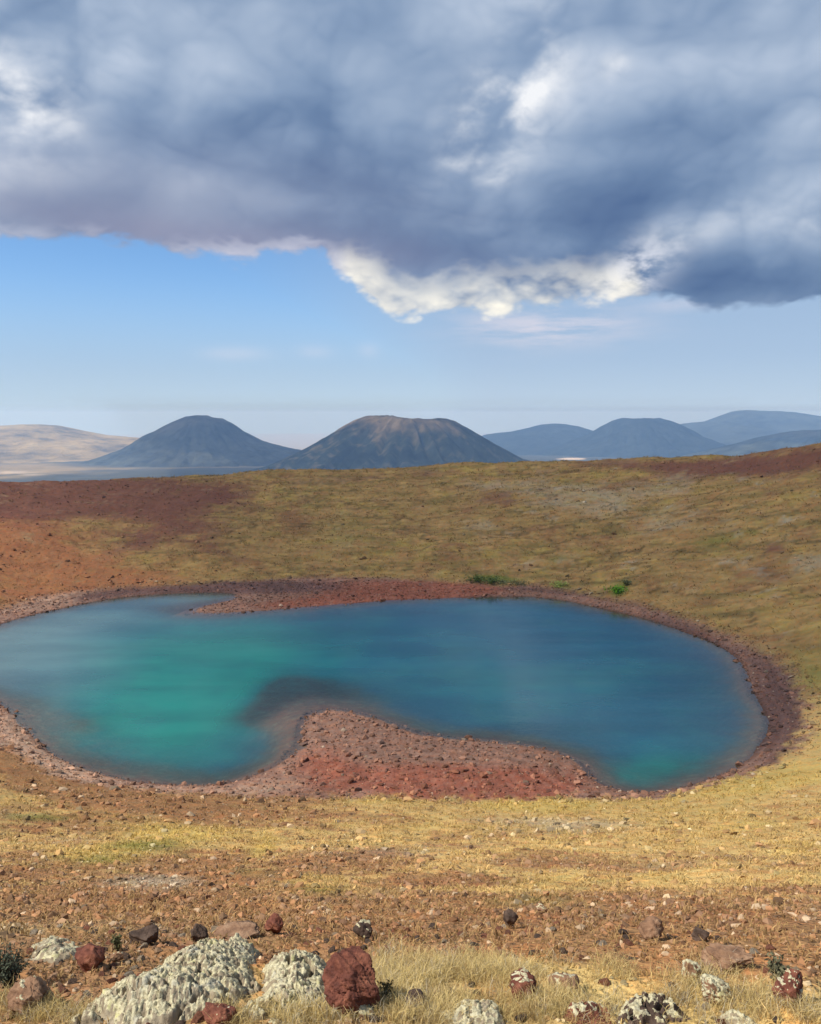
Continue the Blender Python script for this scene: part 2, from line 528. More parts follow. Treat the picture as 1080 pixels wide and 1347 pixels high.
def mesh_np(name, verts, faces, mat=None, smooth=True, attrs=None):
    """One mesh from arrays: verts (n,3), faces (m,3|4); attrs {name: (n,3) colour or (n,) float}."""
    me = bpy.data.meshes.new(name)
    verts = np.ascontiguousarray(verts, np.float32)
    faces = np.ascontiguousarray(faces, np.int32)
    m, k = faces.shape
    me.vertices.add(len(verts))
    me.vertices.foreach_set('co', verts.ravel())
    me.loops.add(m * k)
    me.loops.foreach_set('vertex_index', faces.ravel())
    me.polygons.add(m)
    me.polygons.foreach_set('loop_start', np.arange(0, m * k, k, dtype=np.int32))
    me.polygons.foreach_set('loop_total', np.full(m, k, np.int32))
    me.polygons.foreach_set('use_smooth', np.full(m, bool(smooth)))
    for an, av in (attrs or {}).items():
        av = np.asarray(av, np.float32)
        if av.ndim == 1:
            a = me.attributes.new(an, 'FLOAT', 'POINT')
            a.data.foreach_set('value', av)
        else:
            a = me.attributes.new(an, 'FLOAT_COLOR', 'POINT')
            a.data.foreach_set('color', np.hstack([av, np.ones((len(av), 1), np.float32)]).ravel())
    me.update(calc_edges=True)
    if mat:
        me.materials.append(mat)
    return me

def link(name, me, parent=None, loc=None):
    o = bpy.data.objects.new(name, me)
    COL.objects.link(o)
    if parent:
        o.parent = parent
    if loc is not None:
        o.location = loc
    return o

def grid_faces(nr, nc, wrap=False):
    i, j = np.meshgrid(np.arange(nr - 1), np.arange(nc if wrap else nc - 1), indexing='ij')
    j2 = (j + 1) % nc
    return np.stack([i * nc + j, i * nc + j2, (i + 1) * nc + j2, (i + 1) * nc + j], -1).reshape(-1, 4)

def new_mat(name):
    m = bpy.data.materials.new(name)
    m.use_nodes = True
    nt = m.node_tree
    b = nt.nodes['Principled BSDF']
    b.inputs['Specular IOR Level'].default_value = 0.2
    return m, G(nt), b, nt.nodes['Material Output']

# ------------------------------------------------------------------ soil zones, traced from the photograph onto the ground
def zone_blob(px, py, cx, cy, rx, ry, rot=0):
    c, s = math.cos(R(rot)), math.sin(R(rot))
    u, v = (px - cx), (py - cy)
    a, b = (u * c + v * s) / rx, (-u * s + v * c) / ry
    return np.exp(-(a * a + b * b))

def zones(x, y, z):
    px, py = pip((x, y, z), None)
    s_, sb, dr = bsp(sdS, x, y), bsp(sdB, x, y), bsp(dR, x, y)
    b = beyond(x, y)
    w = fbm(x, y, 7, 4, 0.55, 21)
    w2 = fbm(x, y, 1.2, 4, 0.6, 22)
    wf = fbm(x, y, 0.35, 3, 0.6, 24)
    crater = (b < 60)
    nearw = sstep(y, 75, 50)
    beach = sstep(sb + (0.5 + 1.2 * nearw) * w2 + 0.8 * w, 1.0, -0.8) * crater
    Z0 = sstep(y, 46, 30)
    red, maroon, yellow, green, grey, orange, dark = (np.zeros(x.shape, np.float32) for _ in range(7))
    def acc(arr, lst):
        for e in lst:
            arr += e[-1] * zone_blob(px, py, *e[:-1])
    acc(maroon, [(60, 650, 110, 26, 0, .9), (170, 660, 140, 22, 0, .75), (280, 650, 60, 14, 0, .5), (240, 690, 70, 22, 0, .6), (170, 712, 60, 16, 0, .55), (20, 665, 60, 30, 0, .6), (285, 722, 30, 14, 0, .45),
                 (980, 615, 130, 16, -4, .75), (1060, 600, 60, 18, 0, .7), (860, 612, 120, 8, 0, .55), (660, 653, 34, 13, 0, .6), (1020, 722, 20, 8, 0, .6), (545, 625, 200, 6, 0, .35), (150, 635, 220, 7, 0, .5)])
    acc(orange, [(40, 735, 130, 44, 8, 1.0), (10, 700, 70, 30, 0, .6), (110, 770, 120, 14, -6, .65), (60, 795, 90, 14, -10, .6)])
    acc(red, [(250, 735, 150, 22, 0, .35), (320, 1050, 150, 18, 0, .65), (100, 1030, 120, 30, 12, .75), (30, 985, 70, 40, 30, .7), (540, 1048, 60, 8, 0, .5), (100, 1150, 200, 22, 0, .35), (420, 1145, 160, 20, 0, .30),
              (540, 1212, 700, 28, 0, .72), (200, 1180, 260, 26, 0, .5), (850, 1190, 300, 18, 0, .35), (120, 1085, 160, 18, 0, .35), (330, 1075, 160, 14, 0, .4), (250, 1130, 200, 12, 0, .3), (700, 1130, 300, 12, 0, .2), (540, 1245, 640, 18, 0, .7), (640, 1215, 120, 26, 0, .5), (90, 1215, 170, 26, 0, .5), (110, 1275, 230, 44, 0, .95), (960, 1260, 170, 34, 0, .9), (300, 1230, 120, 14, 0, .5), (600, 1160, 100, 10, 0, .25)])
    acc(yellow, [(930, 1032, 230, 20, -6, .9), (700, 1062, 80, 9, 3, .8), (500, 1053, 60, 8, 0, .7), (230, 1098, 100, 15, 0, .9), (140, 1120, 80, 10, 0, .6), (880, 1110, 160, 12, 0, .35), (560, 1090, 140, 10, 0, .35), (345, 1118, 24, 12, -20, .9), (130, 1130, 60, 10, 0, .45), (720, 1165, 90, 14, 0, .45),
                 (420, 1160, 60, 12, 0, .5), (980, 1085, 160, 24, 0, .35), (1060, 1115, 60, 10, 0, .5), (60, 1060, 120, 12, 8, .35)])
    acc(green, [(655, 761, 34, 5, 4, .9), (738, 771, 18, 4, 8, .8), (815, 775, 15, 9, -30, 1.0), (1070, 880, 40, 50, 0, .45), (940, 712, 40, 8, -8, .55), (990, 700, 20, 6, 0, .4), (730, 735, 26, 6, 0, .35), (700, 681, 40, 4, 0, .3),
                (560, 735, 20, 4, 0, .3), (200, 1112, 60, 9, 0, .65), (420, 1172, 60, 9, 0, .55), (700, 1185, 90, 9, 0, .5), (60, 1075, 60, 7, 0, .5), (330, 1150, 60, 12, 0, .3), (130, 1132, 40, 7, 0, .45), (420, 700, 120, 30, 0, .22), (960, 820, 60, 30, 0, .2)])
    acc(grey, [(760, 655, 130, 20, 8, .6), (900, 690, 60, 10, 0, .35), (1065, 740, 40, 14, 0, .6), (1010, 770, 60, 20, 30, .3), (720, 1082, 110, 9, 2, .75), (190, 1160, 80, 12, 0, .95), (90, 1105, 60, 8, 0, .5), (520, 1120, 120, 9, 0, .4), (880, 640, 60, 12, 0, .4), (640, 690, 60, 8, 0, .25)])
    lim = crater & (b < 30)
    n = 0.55 * w + 0.3 * w2
    pat = fbm(x, y, 2.4, 5, .66, 27)
    n = n + 0.35 * fbm(x * .7, y * 1.3, 3.0, 5, .65, 26)
    fs = lambda v, k=1.0: np.clip(sstep(v + k * 0.60 * n, 0.10, 0.82), 0, 1) * lim
    maroon, orange, yellow, green, grey = fs(maroon), fs(orange), fs(yellow), fs(green, .5), fs(grey, 1.2)
    red = np.clip(sstep(red + .14 * Z0 + 0.36 * n + 0.20 * wf + (.66 * pat + .13) * Z0 * .9, 0.18, 0.70), 0, 1) * lim
    # the beach: brick red on the far spit and the near tongue, dusky elsewhere
    brick = 0.0 * x
    for e in [(520, 775, 130, 14, 0, 1.0), (420, 792, 120, 8, -4, .8), (600, 776, 60, 8, 0, .7), (560, 1030, 150, 26, 4, .95), (680, 1030, 100, 26, 0, .7), (430, 1010, 40, 30, 0, .55)]:
        brick = brick + e[-1] * zone_blob(px, py, *e[:-1])
    brick = sstep(brick + 0.35 * n, 0.2, 0.8)
    dusk = np.zeros(x.shape)
    for e in [(360, 772, 110, 9, 0, 1.0), (160, 780, 150, 9, -7, .7), (720, 776, 120, 10, 5, .6), (1020, 940, 50, 90, 0, .85), (900, 828, 90, 22, 25, .6), (280, 776, 60, 5, 0, .6)]:
        dusk = dusk + e[-1] * zone_blob(px, py, *e[:-1])
    dusk = sstep(dusk + 0.3 * n, 0.2, 0.8)
    wet = sstep(s_ + 0.15 * w2, 0.55, 0.05)
    return dict(px=px, py=py, s=s_, sb=sb, b=b, beach=beach, red=red, maroon=maroon, yellow=yellow, green=green, grey=grey, orange=orange, brick=brick, dusk=dusk, wet=wet, nearw=nearw)

C_ = lambda r, g, b: np.array((r, g, b), np.float32)
def lay(base, k, c):
    return base + (np.asarray(c) - base) * k[..., None]

def soil(x, y, z):
    """Base colour of the bare or grassed ground (albedo, no light in it)."""
    Z = zones(x, y, z)
    v = fbm(x, y, 3.1, 5, 0.6, 31)
    v2 = fbm(x, y, 0.6, 4, 0.62, 32)
    v3 = fbm(x, y, 26, 3, 0.5, 33)
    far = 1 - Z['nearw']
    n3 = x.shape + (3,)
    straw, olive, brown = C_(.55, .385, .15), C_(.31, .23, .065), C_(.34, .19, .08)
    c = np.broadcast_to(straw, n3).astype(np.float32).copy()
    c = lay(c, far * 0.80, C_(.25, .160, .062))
    c = lay(c, np.clip(sstep(v + 0.4 * v3, -0.05, 0.75) * (0.45 + 0.35 * far), 0, 1), olive)
    c = lay(c, sstep(-v + 0.6 * v2, 0.0, 0.65) * 0.75, brown)
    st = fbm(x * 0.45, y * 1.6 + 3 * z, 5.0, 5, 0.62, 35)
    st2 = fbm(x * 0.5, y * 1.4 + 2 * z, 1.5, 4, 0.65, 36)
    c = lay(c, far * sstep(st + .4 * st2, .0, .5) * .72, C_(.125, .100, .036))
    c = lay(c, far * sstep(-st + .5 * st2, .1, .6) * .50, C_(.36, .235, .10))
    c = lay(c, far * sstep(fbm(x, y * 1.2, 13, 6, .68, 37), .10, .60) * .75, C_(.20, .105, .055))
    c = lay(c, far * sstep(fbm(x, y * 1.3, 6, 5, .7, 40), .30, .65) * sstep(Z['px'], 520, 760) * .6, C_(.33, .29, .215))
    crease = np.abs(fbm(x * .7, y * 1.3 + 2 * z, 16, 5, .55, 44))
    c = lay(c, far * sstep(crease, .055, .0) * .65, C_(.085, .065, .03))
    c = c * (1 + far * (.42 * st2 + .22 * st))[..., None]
    c = lay(c, Z['red'] * 0.82, C_(.255, .122, .060))
    c = lay(c, Z['orange'] * (.72 + .25 * st2.clip(-1, 1)), C_(.31, .118, .058))
    c = lay(c, Z['maroon'] * 0.90, C_(.145, .062, .048))
    c = lay(c, Z['grey'] * 0.55, C_(.36, .32, .235))
    c = lay(c, Z['yellow'] * 0.80, C_(.50, .37, .115))
    c = lay(c, Z['green'] * 0.85, C_(.13, .155, .03))
    bc = np.broadcast_to(C_(.25, .145, .105), n3).astype(np.float32)
    bc = lay(bc, Z['brick'] * 0.9, C_(.26, .092, .058))
    sand = np.clip(sum(k * zone_blob(Z['px'], Z['py'], *e) for k, e in [(1.0, (30, 975, 70, 30, 30)), (.9, (95, 1015, 70, 14, 12)), (.6, (340, 1038, 60, 10, -10)), (.7, (60, 790, 120, 10, -8)), (.5, (240, 1038, 80, 6, 0))]) + .4 * v2, 0, 1)
    bc = lay(bc, sand * .85, C_(.43, .29, .20))
    bc = lay(bc, Z['dusk'] * 0.9, C_(.125, .072, .064))
    ring = fbm(Z['s'] * 1.6 + .25 * v2, .03 * x, 1.0, 3, .6, 58)
    bc = bc * (1 + .38 * ring)[..., None]
    c = lay(c, Z['beach'], bc)
    c = lay(c, Z['wet'] * 0.6 * (Z['b'] < 5), C_(.075, .045, .038))
    # the lake bed
    bed = sstep(Z['s'], 0.0, -0.6) * (Z['b'] < 5)
    c = lay(c, bed, C_(.27, .145, .10))
    c = lay(c, bed * sstep(fbm(x, y, 3.5, 5, .65, 38), -.1, .5) * .8, C_(.19, .125, .095))
    c = lay(c, bed * sstep(fbm(x, y, .9, 3, .6, 39), .15, .5) * .6, C_(.33, .25, .17))
    # outer plain: dark lava fields, paler steppe, dry strips
    pl = sstep(Z['b'], 60, 260)
    lava, steppe = C_(.062, .066, .052), C_(.25, .19, .095)
    pk = sstep(fbm(x, y, 1500, 5, 0.55, 61) + 0.9 * zone_blob(Z['px'], Z['py'], 10, 606, 110, 26), 0.28, 0.72)
    pc = lay(np.broadcast_to(lava, n3).astype(np.float32), pk, steppe)
    strip = np.maximum.reduce([zone_blob(Z['px'], Z['py'], 868, 577.5, 26, 3.2), zone_blob(Z['px'], Z['py'], 752, 603.5, 20, 1.6), 0.45 * zone_blob(Z['px'], Z['py'], 30, 622, 60, 5)])
    pc = lay(pc, sstep(strip + 0.2 * fbm(x, y, 220, 4, 0.6, 63), 0.3, 0.6), C_(.56, .46, .33))
    pc = pc * (1 + 0.35 * fbm(x, y, 120, 5, 0.6, 65))[..., None]
    pc = lay(pc, sstep(np.hypot(x, y), 8500, 11500), C_(.36, .32, .22))
    c = lay(c, pl, pc)
    m = (1 + (0.16 * v2 + 0.12 * v + 0.08 * v3) * (1 - pl))[..., None]
    return np.clip(c * m, 0.01, 0.75), Z

# ------------------------------------------------------------------ the ground, one sheet from the camera to the horizon
def build_ground():
    dense = np.radians(np.linspace(-33, 33, 580))
    side = np.geomspace(.12, 3.2, 60).cumsum()
    side = 33 + side / side[-1] * 62
    coarse = np.linspace(95, 265, 40)[1:-1]
    th = np.concatenate([dense, np.radians(side), np.radians(coarse), np.radians(360 - side[::-1])])
    seg = [(0.35, 2.0, 34), (2.0, 9.0, 190), (9.0, 48, 250), (48, 104, 150), (104, 182, 150), (182, 900, 26), (900, 2000, 26), (2000, 6000, 70), (6000, 24000, 36)]
    rr = np.concatenate([np.geomspace(a, b, n, endpoint=False) for a, b, n in seg] + [[24000.0]])
    Rg, Tg = np.meshgrid(rr, th, indexing='ij')
    x, y = (Rg * np.sin(Tg)).ravel(), (Rg * np.cos(Tg)).ravel()
    z = height(x, y)
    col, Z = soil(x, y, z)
    rough = np.where(Z['b'] > 100, 0, 1) * (0.35 + 0.65 * np.maximum(Z['beach'], Z['red']))
    V = np.stack([x, y, z], 1)
    V = np.vstack([V, [[0, 0, float(height(np.array([0.0]), np.array([0.0]))[0])]]])
    col = np.vstack([col, col[:1]])
    F = grid_faces(len(rr), len(th), wrap=True)
    n = len(V) - 1
    cap = np.array([[n, n, 0, 0]])
    m, g, b, out = new_mat('volcanic_ground')
    a = g.attr('soil').outputs['Color']
    pos = g.node('ShaderNodeNewGeometry').outputs['Position']
    n1 = g.noise(pos, 16.0, 5, 0.65)
    n2 = g.noise(pos, 2.1, 6, 0.65)
    n3 = g.noise(pos, 0.45, 5, 0.62)
    v1 = g.voro(pos, 24.0)
    f = g.add(0.42, g.add(g.mul(n1, 0.55), g.add(g.mul(n2, 0.40), g.mul(n3, 0.26))))
    hue = g.mix(g.smooth(n2, 0.42, 0.64), (1.0, 1.0, 1.0), (1.10, 0.90, 0.78))
    comb = g.xyz(f, f, f)
    c = g.mix(1.0, g.mix(1.0, a, comb, 'MULTIPLY'), hue, 'MULTIPLY')
    wire(g.nt, c, b.inputs['Base Color'])
    b.inputs['Roughness'].default_value = 0.95
    b.inputs['Specular IOR Level'].default_value = 0.08
    bump = g.node('ShaderNodeBump')
    bump.inputs['Strength'].default_value = 0.9
    bump.inputs['Distance'].default_value = 0.05
    wire(g.nt, g.add(g.mul(n1, 0.6), g.add(g.mul(n2, 2.2), g.mul(v1, 0.5))), bump.inputs['Height'])
    b2 = g.node('ShaderNodeBump')
    b2.inputs['Strength'].default_value = 0.55
    b2.inputs['Distance'].default_value = 0.6
    wire(g.nt, n3, b2.inputs['Height'])
    g.nt.links.new(bump.outputs[0], b2.inputs['Normal'])
    g.nt.links.new(b2.outputs[0], b.inputs['Normal'])
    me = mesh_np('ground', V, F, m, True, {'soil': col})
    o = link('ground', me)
    tag(o, 'crater floor, grassy red crater walls and the dark plain beyond', 'ground', kind='structure')
    return o

build_ground()
print('ground', round(time.time() - T0, 1))

# ------------------------------------------------------------------ the crater lake
def build_lake():
    th = np.radians(np.linspace(-34, 34, 420))
    rr = np.geomspace(42, 112, 300)
    Rg, Tg = np.meshgrid(rr, th, indexing='ij')
    x, y = (Rg * np.sin(Tg)).ravel(), (Rg * np.cos(Tg)).ravel()
    s_ = bsp(sdS, x, y)
    px, py = pip((x, y, 0 * x), None)
    keep = s_ < 1.6
    d = np.maximum(-s_, 0)
    n = fbm(x, y, 8, 4, 0.55, 71)
    n2 = fbm(x, y, 2.0, 4, 0.6, 73)
    zb = lambda *e: zone_blob(px, py, *e)
    # shelves: sunken red stones off the near tongue, along the left bank and below the far spit
    shelf_ = np.clip(0.62 * zb(425, 912, 80, 32, 12) + 0.34 * zb(540, 920, 100, 22, 12) + 0.30 * zb(700, 945, 110, 24, 10) + 0.42 * zb(60, 925, 110, 46, 25) + 0.40 * zb(200, 1012, 160, 22, 3) + .5 * zb(370, 940, 40, 60, 0)
                    + 0.6 * zb(235, 800, 110, 12, 0) + 0.55 * zb(330, 935, 60, 26, -25) + 0.3 * zb(140, 960, 70, 18, 10), 0, 1)
    shelf = sstep(shelf_ + .20 * n + .10 * n2, .15, .85)
    sheen = np.clip(1.0 * zb(10, 865, 130, 46, -8) + .7 * zb(120, 815, 130, 18, -8) + .8 * zb(265, 790, 60, 9, 0) + .12 * n, 0, 1)  # paler water at the left, partly a sky reflection put into the colour
    depth = 0.05 + (5.5 * (1 - np.exp(-d / 7.0))) * (1 - 0.82 * shelf) * (1 + 0.22 * n) + 0.30 * n2 + .16 * fbm(x, y, .8, 3, .6, 74)
    depth = np.clip(depth, 0.02, 9)
    turq = np.clip(1.05 * zb(275, 890, 130, 60, -16) + 0.75 * zb(200, 960, 150, 60, 0) + 0.3 * zb(150, 850, 160, 50, 0) + 0.85 * zb(860, 1015, 95, 22, -6) + 0.25 * zb(330, 850, 200, 40, 0) + 0.25 * zb(700, 900, 200, 40), 0, 1)
    turq = np.clip(turq + 0.22 * n + .10 * n2, 0, 1)
    idx = -np.ones(len(x), int)
    F = grid_faces(len(rr), len(th))
    F = F[keep[F].any(1)]
    used = np.unique(F)
    idx[used] = np.arange(len(used))
    V = np.stack([x, y, 0 * x], 1)[used]
    m, g, b, out = new_mat('lake_water')
    dep = g.attr('depth').outputs['Fac']
    tq = g.attr('turquoise').outputs['Fac']
    pos = g.node('ShaderNodeNewGeometry').outputs['Position']
    body = g.mix(tq, (.006, .094, .145), (.005, .190, .148))
    body = g.mix(g.mul(g.attr('pale_sheen').outputs['Fac'], .85), body, (.115, .205, .205))
    body = g.mix(g.smooth(dep, 1.6, 0.2), body, (.060, .120, .090))
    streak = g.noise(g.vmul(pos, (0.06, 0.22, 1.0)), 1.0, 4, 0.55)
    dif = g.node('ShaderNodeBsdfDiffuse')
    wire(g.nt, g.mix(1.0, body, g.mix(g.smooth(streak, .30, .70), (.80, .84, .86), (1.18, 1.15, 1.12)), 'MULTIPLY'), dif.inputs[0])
    tr = g.node('ShaderNodeBsdfTransparent')
    tr.inputs[0].default_value = (.88, .92, .90, 1)
    T = g.m('EXPONENT', g.mul(dep, -0.60))
    sub = g.node('ShaderNodeMixShader')
    g.nt.links.new(T, sub.inputs[0])
    g.nt.links.new(dif.outputs[0], sub.inputs[1])
    g.nt.links.new(tr.outputs[0], sub.inputs[2])
    gl = g.node('ShaderNodeBsdfGlossy')
    wire(g.nt, g.smooth(g.noise(g.vmul(pos, (0.05, 0.12, 1.0)), 1.0, 3, 0.5), .40, .62, .03, .12), gl.inputs['Roughness'])
    gl.inputs['Color'].default_value = (.80, .92, 1.0, 1)
    fr = g.node('ShaderNodeFresnel')
    fr.inputs['IOR'].default_value = 1.333
    bump = g.node('ShaderNodeBump')
    bump.inputs['Strength'].default_value = 0.34
    bump.inputs['Distance'].default_value = 0.02
    rip = g.add(g.noise(g.vmul(pos, (0.8, 1.6, 1.0)), 2.2, 4, 0.6), g.mul(g.noise(g.vmul(pos, (0.15, 0.4, 1.0)), 1.0, 2, 0.5), 2.0))
    wire(g.nt, rip, bump.inputs['Height'])
    g.nt.links.new(bump.outputs[0], gl.inputs['Normal'])
    top = g.node('ShaderNodeMixShader')
    g.nt.links.new(fr.outputs[0], top.inputs[0])
    g.nt.links.new(sub.outputs[0], top.inputs[1])
    g.nt.links.new(gl.outputs[0], top.inputs[2])
    g.nt.links.new(top.outputs[0], out.inputs[0])
    g.nt.nodes.remove(b)
    me = mesh_np('lake', V, idx[F], m, True, {'depth': depth[used], 'turquoise': turq[used], 'pale_sheen': sheen[used]})
    o = link('lake', me)
    tag(o, 'still turquoise and blue crater lake with a stony shore', 'lake', kind='structure')

build_lake()

# ------------------------------------------------------------------ far volcanoes
def build_cone(name, label, D, prof, cx, base_py, col_lo, col_hi, seed, ratio=1.0, gully=0.06, extra=None, crater=0.0):
    """A volcano from its traced skyline: the left and right profiles turned about the axis at photo column cx, D metres away."""
    d0 = px_dir(cx, 560)
    X0, Y0 = d0.x / d0.y * D, D
    pts = []
    for px, py in prof:
        d = px_dir(px, py)
        t = Y0 / d.y
        pts.append((d.x * t - X0, EYE + d.z * t))
    pts = np.array(pts)
    Rl, Rr = -pts[0, 0], pts[-1, 0]
    Rm = max(Rl, Rr) * 2.0
    nr, na = 84, 180
    r = np.concatenate([np.linspace(0, .52, 66, endpoint=False), np.linspace(.52, 1, 18)]) * Rm
    a = np.linspace(0, 2 * math.pi, na, endpoint=False)
    Rg, Ag = np.meshgrid(r, a, indexing='ij')
    zl = np.interp(-Rg, pts[:, 0], pts[:, 1], left=-1e3)
    zr = np.interp(Rg, pts[:, 0], pts[:, 1], right=-1e3)
    lo_l, lo_r = pts[0, 1], pts[-1, 1]
    sl = (np.interp(pts[0, 0] * .75, pts[:, 0], pts[:, 1]) - lo_l) / (Rl * .25)
    sr = (np.interp(pts[-1, 0] * .75, pts[:, 0], pts[:, 1]) - lo_r) / (Rr * .25)
    zl = np.where(Rg > Rl, lo_l - (Rg - Rl) * np.clip(sl, .10, .3) * 0.9, zl)
    zr = np.where(Rg > Rr, lo_r - (Rg - Rr) * np.clip(sr, .10, .3) * 0.9, zr)
    k = 0.5 + 0.5 * np.cos(Ag)
    k = k * k * (3 - 2 * k)
    z = zl * (1 - k) + zr * k
    x, y = Rg * np.cos(Ag), Rg * np.sin(Ag) * ratio
    hgt = pts[:, 1].max() - min(lo_l, lo_r)
    side = sstep(Rg / Rm, 0.10, 0.28)
    face = np.abs(np.sin(Ag)) ** 0.5                       # keep the traced skyline, carve the faces
    gl = np.abs(fbm(np.cos(Ag) * 5.5 + 0.0015 * x, np.sin(Ag) * 5.5 + 0.0015 * y, 1.0, 4, 0.55, seed))
    z = z - gully * hgt * 2.2 * gl * side * (0.25 + 0.75 * face)
    z = z + 0.040 * hgt * fbm(x + seed * 77, y, Rm * 0.10, 5, 0.6, seed + 5) * (0.3 + 0.7 * face)
    if crater:
        z = z - crater * hgt * np.exp(-(Rg / (0.10 * Rm)) ** 2)
    x, y, z = x.ravel() + X0, y.ravel() + Y0, z.ravel()
    hn = np.clip((z - min(lo_l, lo_r)) / max(hgt, 1), 0, 1.2)
    n = fbm(x, y, Rm * 0.14, 5, 0.62, seed + 9)
    n2 = fbm(x, y, Rm * 0.035, 4, 0.65, seed + 13)
    c = lay(np.broadcast_to(C_(*col_lo), x.shape + (3,)).astype(np.float32), sstep(hn + 0.3 * n, 0.55, 1.0), C_(*col_hi))
    c = np.clip(c * (1 + 0.85 * n + 0.75 * n2)[:, None], .008, .8)
    if extra is not None:
        c = extra(c, x, y, z, hn, n, n2)
    V = np.stack([x, y, z], 1)
    F = grid_faces(nr, na, wrap=True)[:, ::-1]
    m, g, b, out = new_mat(name + '_slope')
    at = g.attr('soil').outputs['Color']
    pos = g.node('ShaderNodeNewGeometry').outputs['Position']
    nn = g.noise(pos, 30.0 / Rm, 7, 0.7)
    wire(g.nt, g.mix(1.0, at, g.mix(nn, (.55, .55, .55), (1.45, 1.42, 1.35)), 'MULTIPLY'), b.inputs['Base Color'])
    b.inputs['Roughness'].default_value = 1.0
    b.inputs['Specular IOR Level'].default_value = 0.0
    bp = g.node('ShaderNodeBump')
    bp.inputs['Strength'].default_value = 0.6
    bp.inputs['Distance'].default_value = Rm * 0.02
    wire(g.nt, nn, bp.inputs['Height'])
    g.nt.links.new(bp.outputs[0], b.inputs['Normal'])
    o = link(name, mesh_np(name, V, F, m, True, {'soil': np.clip(c, .01, .8)}))
    tag(o, label, 'volcano' if 'hill' not in name else 'hill', kind='structure')
    return o

def sunlit_tawny(c, x, y, z, hn, n, n2):
    return lay(c, np.clip(sstep(n2 + 0.7 * n, 0.12, 0.6) * (.30 + .45 * sstep(hn, .3, .9) + .35 * sstep(-(x + 20), -150, 200)), 0, 1) * .75, C_(.30, .20, .10))  # brown ground patches, with the sunlit top and left flank painted in

build_cone('volcano', 'broad flat-topped dark volcano with tawny summit in the middle of the skyline', 3000,
           [(352, 612), (380, 600), (405, 588), (430, 574), (452, 560), (468, 551), (481, 546), (492, 545.5), (505, 549), (530, 550), (555, 549.5), (585, 550), (598, 553), (612, 561), (640, 577), (665, 591), (690, 604)],
           536, 610, (.036, .044, .032), (.20, .135, .075), 101, gully=0.16, extra=sunlit_tawny, crater=0.10)
build_cone('volcano', 'lone blue volcano with one steep shoulder, nearest to the pale hill', 4300,
           [(120, 606), (165, 589), (185, 577), (205, 566), (225, 556), (245, 548), (258, 546), (272, 547), (281, 550), (293, 551), (305, 557), (320, 568), (345, 580), (370, 588), (400, 594)],
           265, 596, (.050, .054, .046), (.060, .056, .048), 111, gully=0.09)
build_cone('volcano', 'low blue ridge-like volcano just beside the broad dark one', 7600,
           [(610, 582), (640, 571.5), (670, 568), (695, 563), (712, 558.5), (728, 557), (745, 558), (762, 561), (780, 567), (800, 574), (840, 584)],
           728, 592, (.050, .058, .048), (.050, .056, .046), 121, gully=0.04)
build_cone('volcano', 'blue table-topped volcano overlapping the low ridge-like one', 6400,
           [(700, 598), (740, 586), (775, 571), (790, 561), (806, 552), (820, 547.5), (832, 547), (850, 548), (866, 548), (880, 553), (900, 562), (920, 573), (945, 583), (985, 596)],
           838, 596, (.046, .054, .044), (.044, .050, .040), 131, gully=0.06, crater=0.08)
build_cone('volcano', 'wide faint blue volcano rising behind the pale dry strip', 9000,
           [(840, 572), (880, 563), (905, 557.5), (930, 555), (950, 547), (965, 541.5), (980, 539.5), (1005, 541), (1040, 542), (1065, 546), (1090, 551), (1130, 560), (1180, 568)],
           1005, 572, (.046, .054, .044), (.050, .056, .046), 141, gully=0.03)
build_cone('hill', 'low dark blue hill just over the reddish rim', 4600,
           [(930, 597), (975, 585), (1000, 577), (1030, 570), (1060, 566), (1085, 565), (1120, 568), (1170, 578), (1230, 592)],
           1085, 592, (.046, .052, .042), (.060, .056, .044), 151, gully=0.08)
def pale_spots(c, x, y, z, hn, n, n2):
    return lay(c, sstep(n2 + 0.4 * n, 0.2, 0.6) * 0.55, C_(.20, .18, .12))
build_cone('hill', 'pale straw-coloured sunlit hill with patches of dark scrub', 5600,
           [(-260, 598), (-180, 584), (-100, 571), (-40, 562), (0, 560), (25, 558.5), (55, 558.5), (75, 561), (105, 567), (140, 574.5), (180, 578), (220, 582), (270, 592)],
           35, 592, (.33, .235, .10), (.30, .22, .10), 161, gully=0.03, extra=pale_spots)
print('hills', round(time.time() - T0, 1))

